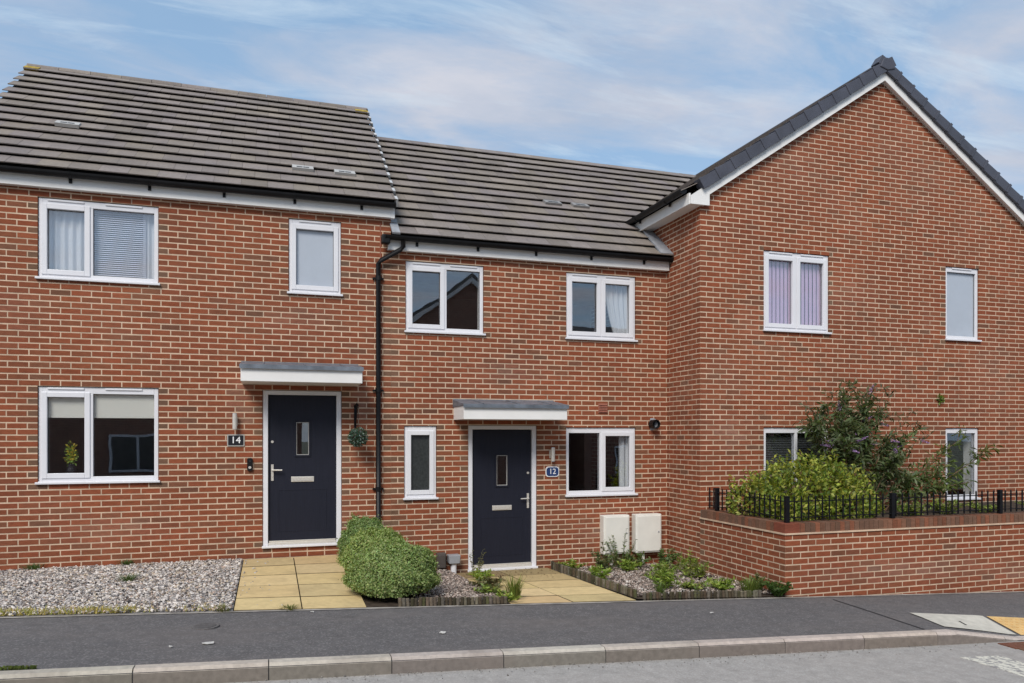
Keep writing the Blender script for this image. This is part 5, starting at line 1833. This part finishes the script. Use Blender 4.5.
opposite('long brick terrace across the street at the lower end of the road', 13.5, 26, -10, -17.5, -3.2, 2.4, 5.3, False,
         [(15, 16.5, 1.0, 2.0), (19, 20.6, 1.0, 2.0), (15, 16.7, -1.8, -.5)])

# ------------------------------------------------------------------ camera
cam = bpy.data.cameras.new('camera')
cam.sensor_width = 36
cam.lens = 749 / 1024 * 36
cam.shift_y = (435 - 341.5) / 1024
cam.clip_end = 2000
co = bpy.data.objects.new('camera', cam)
COL.objects.link(co)
co.rotation_euler = (R(90), 0, R(-17.9))
scene.camera = co

# ------------------------------------------------------------------ sky and sun
SUN_EL, SUN_AZ = 43, 212       # azimuth clockwise from +Y (straight into the houses): behind the camera, a little left
wd = bpy.data.worlds.new('World')
scene.world = wd
wd.use_nodes = True
nt = wd.node_tree
bg = nt.nodes['Background']
sky = nt.nodes.new('ShaderNodeTexSky')
sky.sky_type = 'NISHITA'
sky.sun_disc = False
sky.sun_elevation = R(SUN_EL)
sky.sun_rotation = R(SUN_AZ)
sky.air_density = 1.0
sky.dust_density = 1.2
tc = nt.nodes.new('ShaderNodeTexCoord')
sp = nt.nodes.new('ShaderNodeSeparateXYZ')
nt.links.new(tc.outputs['Generated'], sp.inputs[0])
zc = N(nt, 'ShaderNodeMath', operation='MAXIMUM'); zc.inputs[1].default_value = 0.0
nt.links.new(sp.outputs[2], zc.inputs[0])
za = N(nt, 'ShaderNodeMath', operation='ADD'); za.inputs[1].default_value = 0.10
nt.links.new(zc.outputs[0], za.inputs[0])
vd = N(nt, 'ShaderNodeVectorMath', operation='DIVIDE')
cb = nt.nodes.new('ShaderNodeCombineXYZ')
for i in range(3): nt.links.new(za.outputs[0], cb.inputs[i])
nt.links.new(tc.outputs['Generated'], vd.inputs[0]); nt.links.new(cb.outputs[0], vd.inputs[1])
flat_v = mapping(nt, vd.outputs[0], (1, 1, 0))
rotv = mapping(nt, flat_v, (0.75, 1.35, 1), (0, 0, R(-14)))
n1 = noise(nt, rotv, 1.5, 10, 0.58, 0.5)
n2 = noise(nt, mapping(nt, flat_v, (0.6, 2.2, 1), (0, 0, R(-22))), 2.6, 9, 0.64, 0.6)
n3 = noise(nt, mapping(nt, flat_v, (0.8, 1.3, 1)), 1.3, 6, 0.6)
cov = ramp(nt, n1, [(0.43, 0.10), (0.53, 0.55), (0.63, 1.0)])
cov2 = ramp(nt, n2, [(0.50, 0.0), (0.68, 0.48)])
CS = 7.0       # cloud radiance before the background strength
cloud = mixc(nt, ramp(nt, n3, [(0.40, 0), (0.60, 1)]), (0.46 * CS, 0.53 * CS, 0.66 * CS), (0.62 * CS, 0.645 * CS, 0.73 * CS))
clear = mixc(nt, 0.6, sky.outputs[0], (0.32 * CS, 0.54 * CS, 0.80 * CS))
c1 = mixc(nt, cov, clear, cloud)
c2 = mixc(nt, cov2, c1, (0.64 * CS, 0.76 * CS, 0.87 * CS))
nt.links.new(c2, bg.inputs['Color'])
bg.inputs['Strength'].default_value = 0.10

sl_ = bpy.data.lights.new('sun', 'SUN')
sl_.energy = 2.1
sl_.angle = R(24)
sl_.color = (1.0, 0.95, 0.88)
so = bpy.data.objects.new('sun', sl_)
COL.objects.link(so)
az, el = R(SUN_AZ), R(SUN_EL)
dirv = Vector((math.sin(az) * math.cos(el), math.cos(az) * math.cos(el), math.sin(el)))
so.rotation_euler = dirv.to_track_quat('Z', 'Y').to_euler()
so.location = dirv * 40

scene.view_settings.view_transform = 'Standard'
scene.view_settings.look = 'None'
scene.view_settings.exposure = 0.55
scene.view_settings.gamma = 1.0
scene.cycles.max_bounces = 8
scene.cycles.transparent_max_bounces = 12
scene.cycles.use_denoising = True
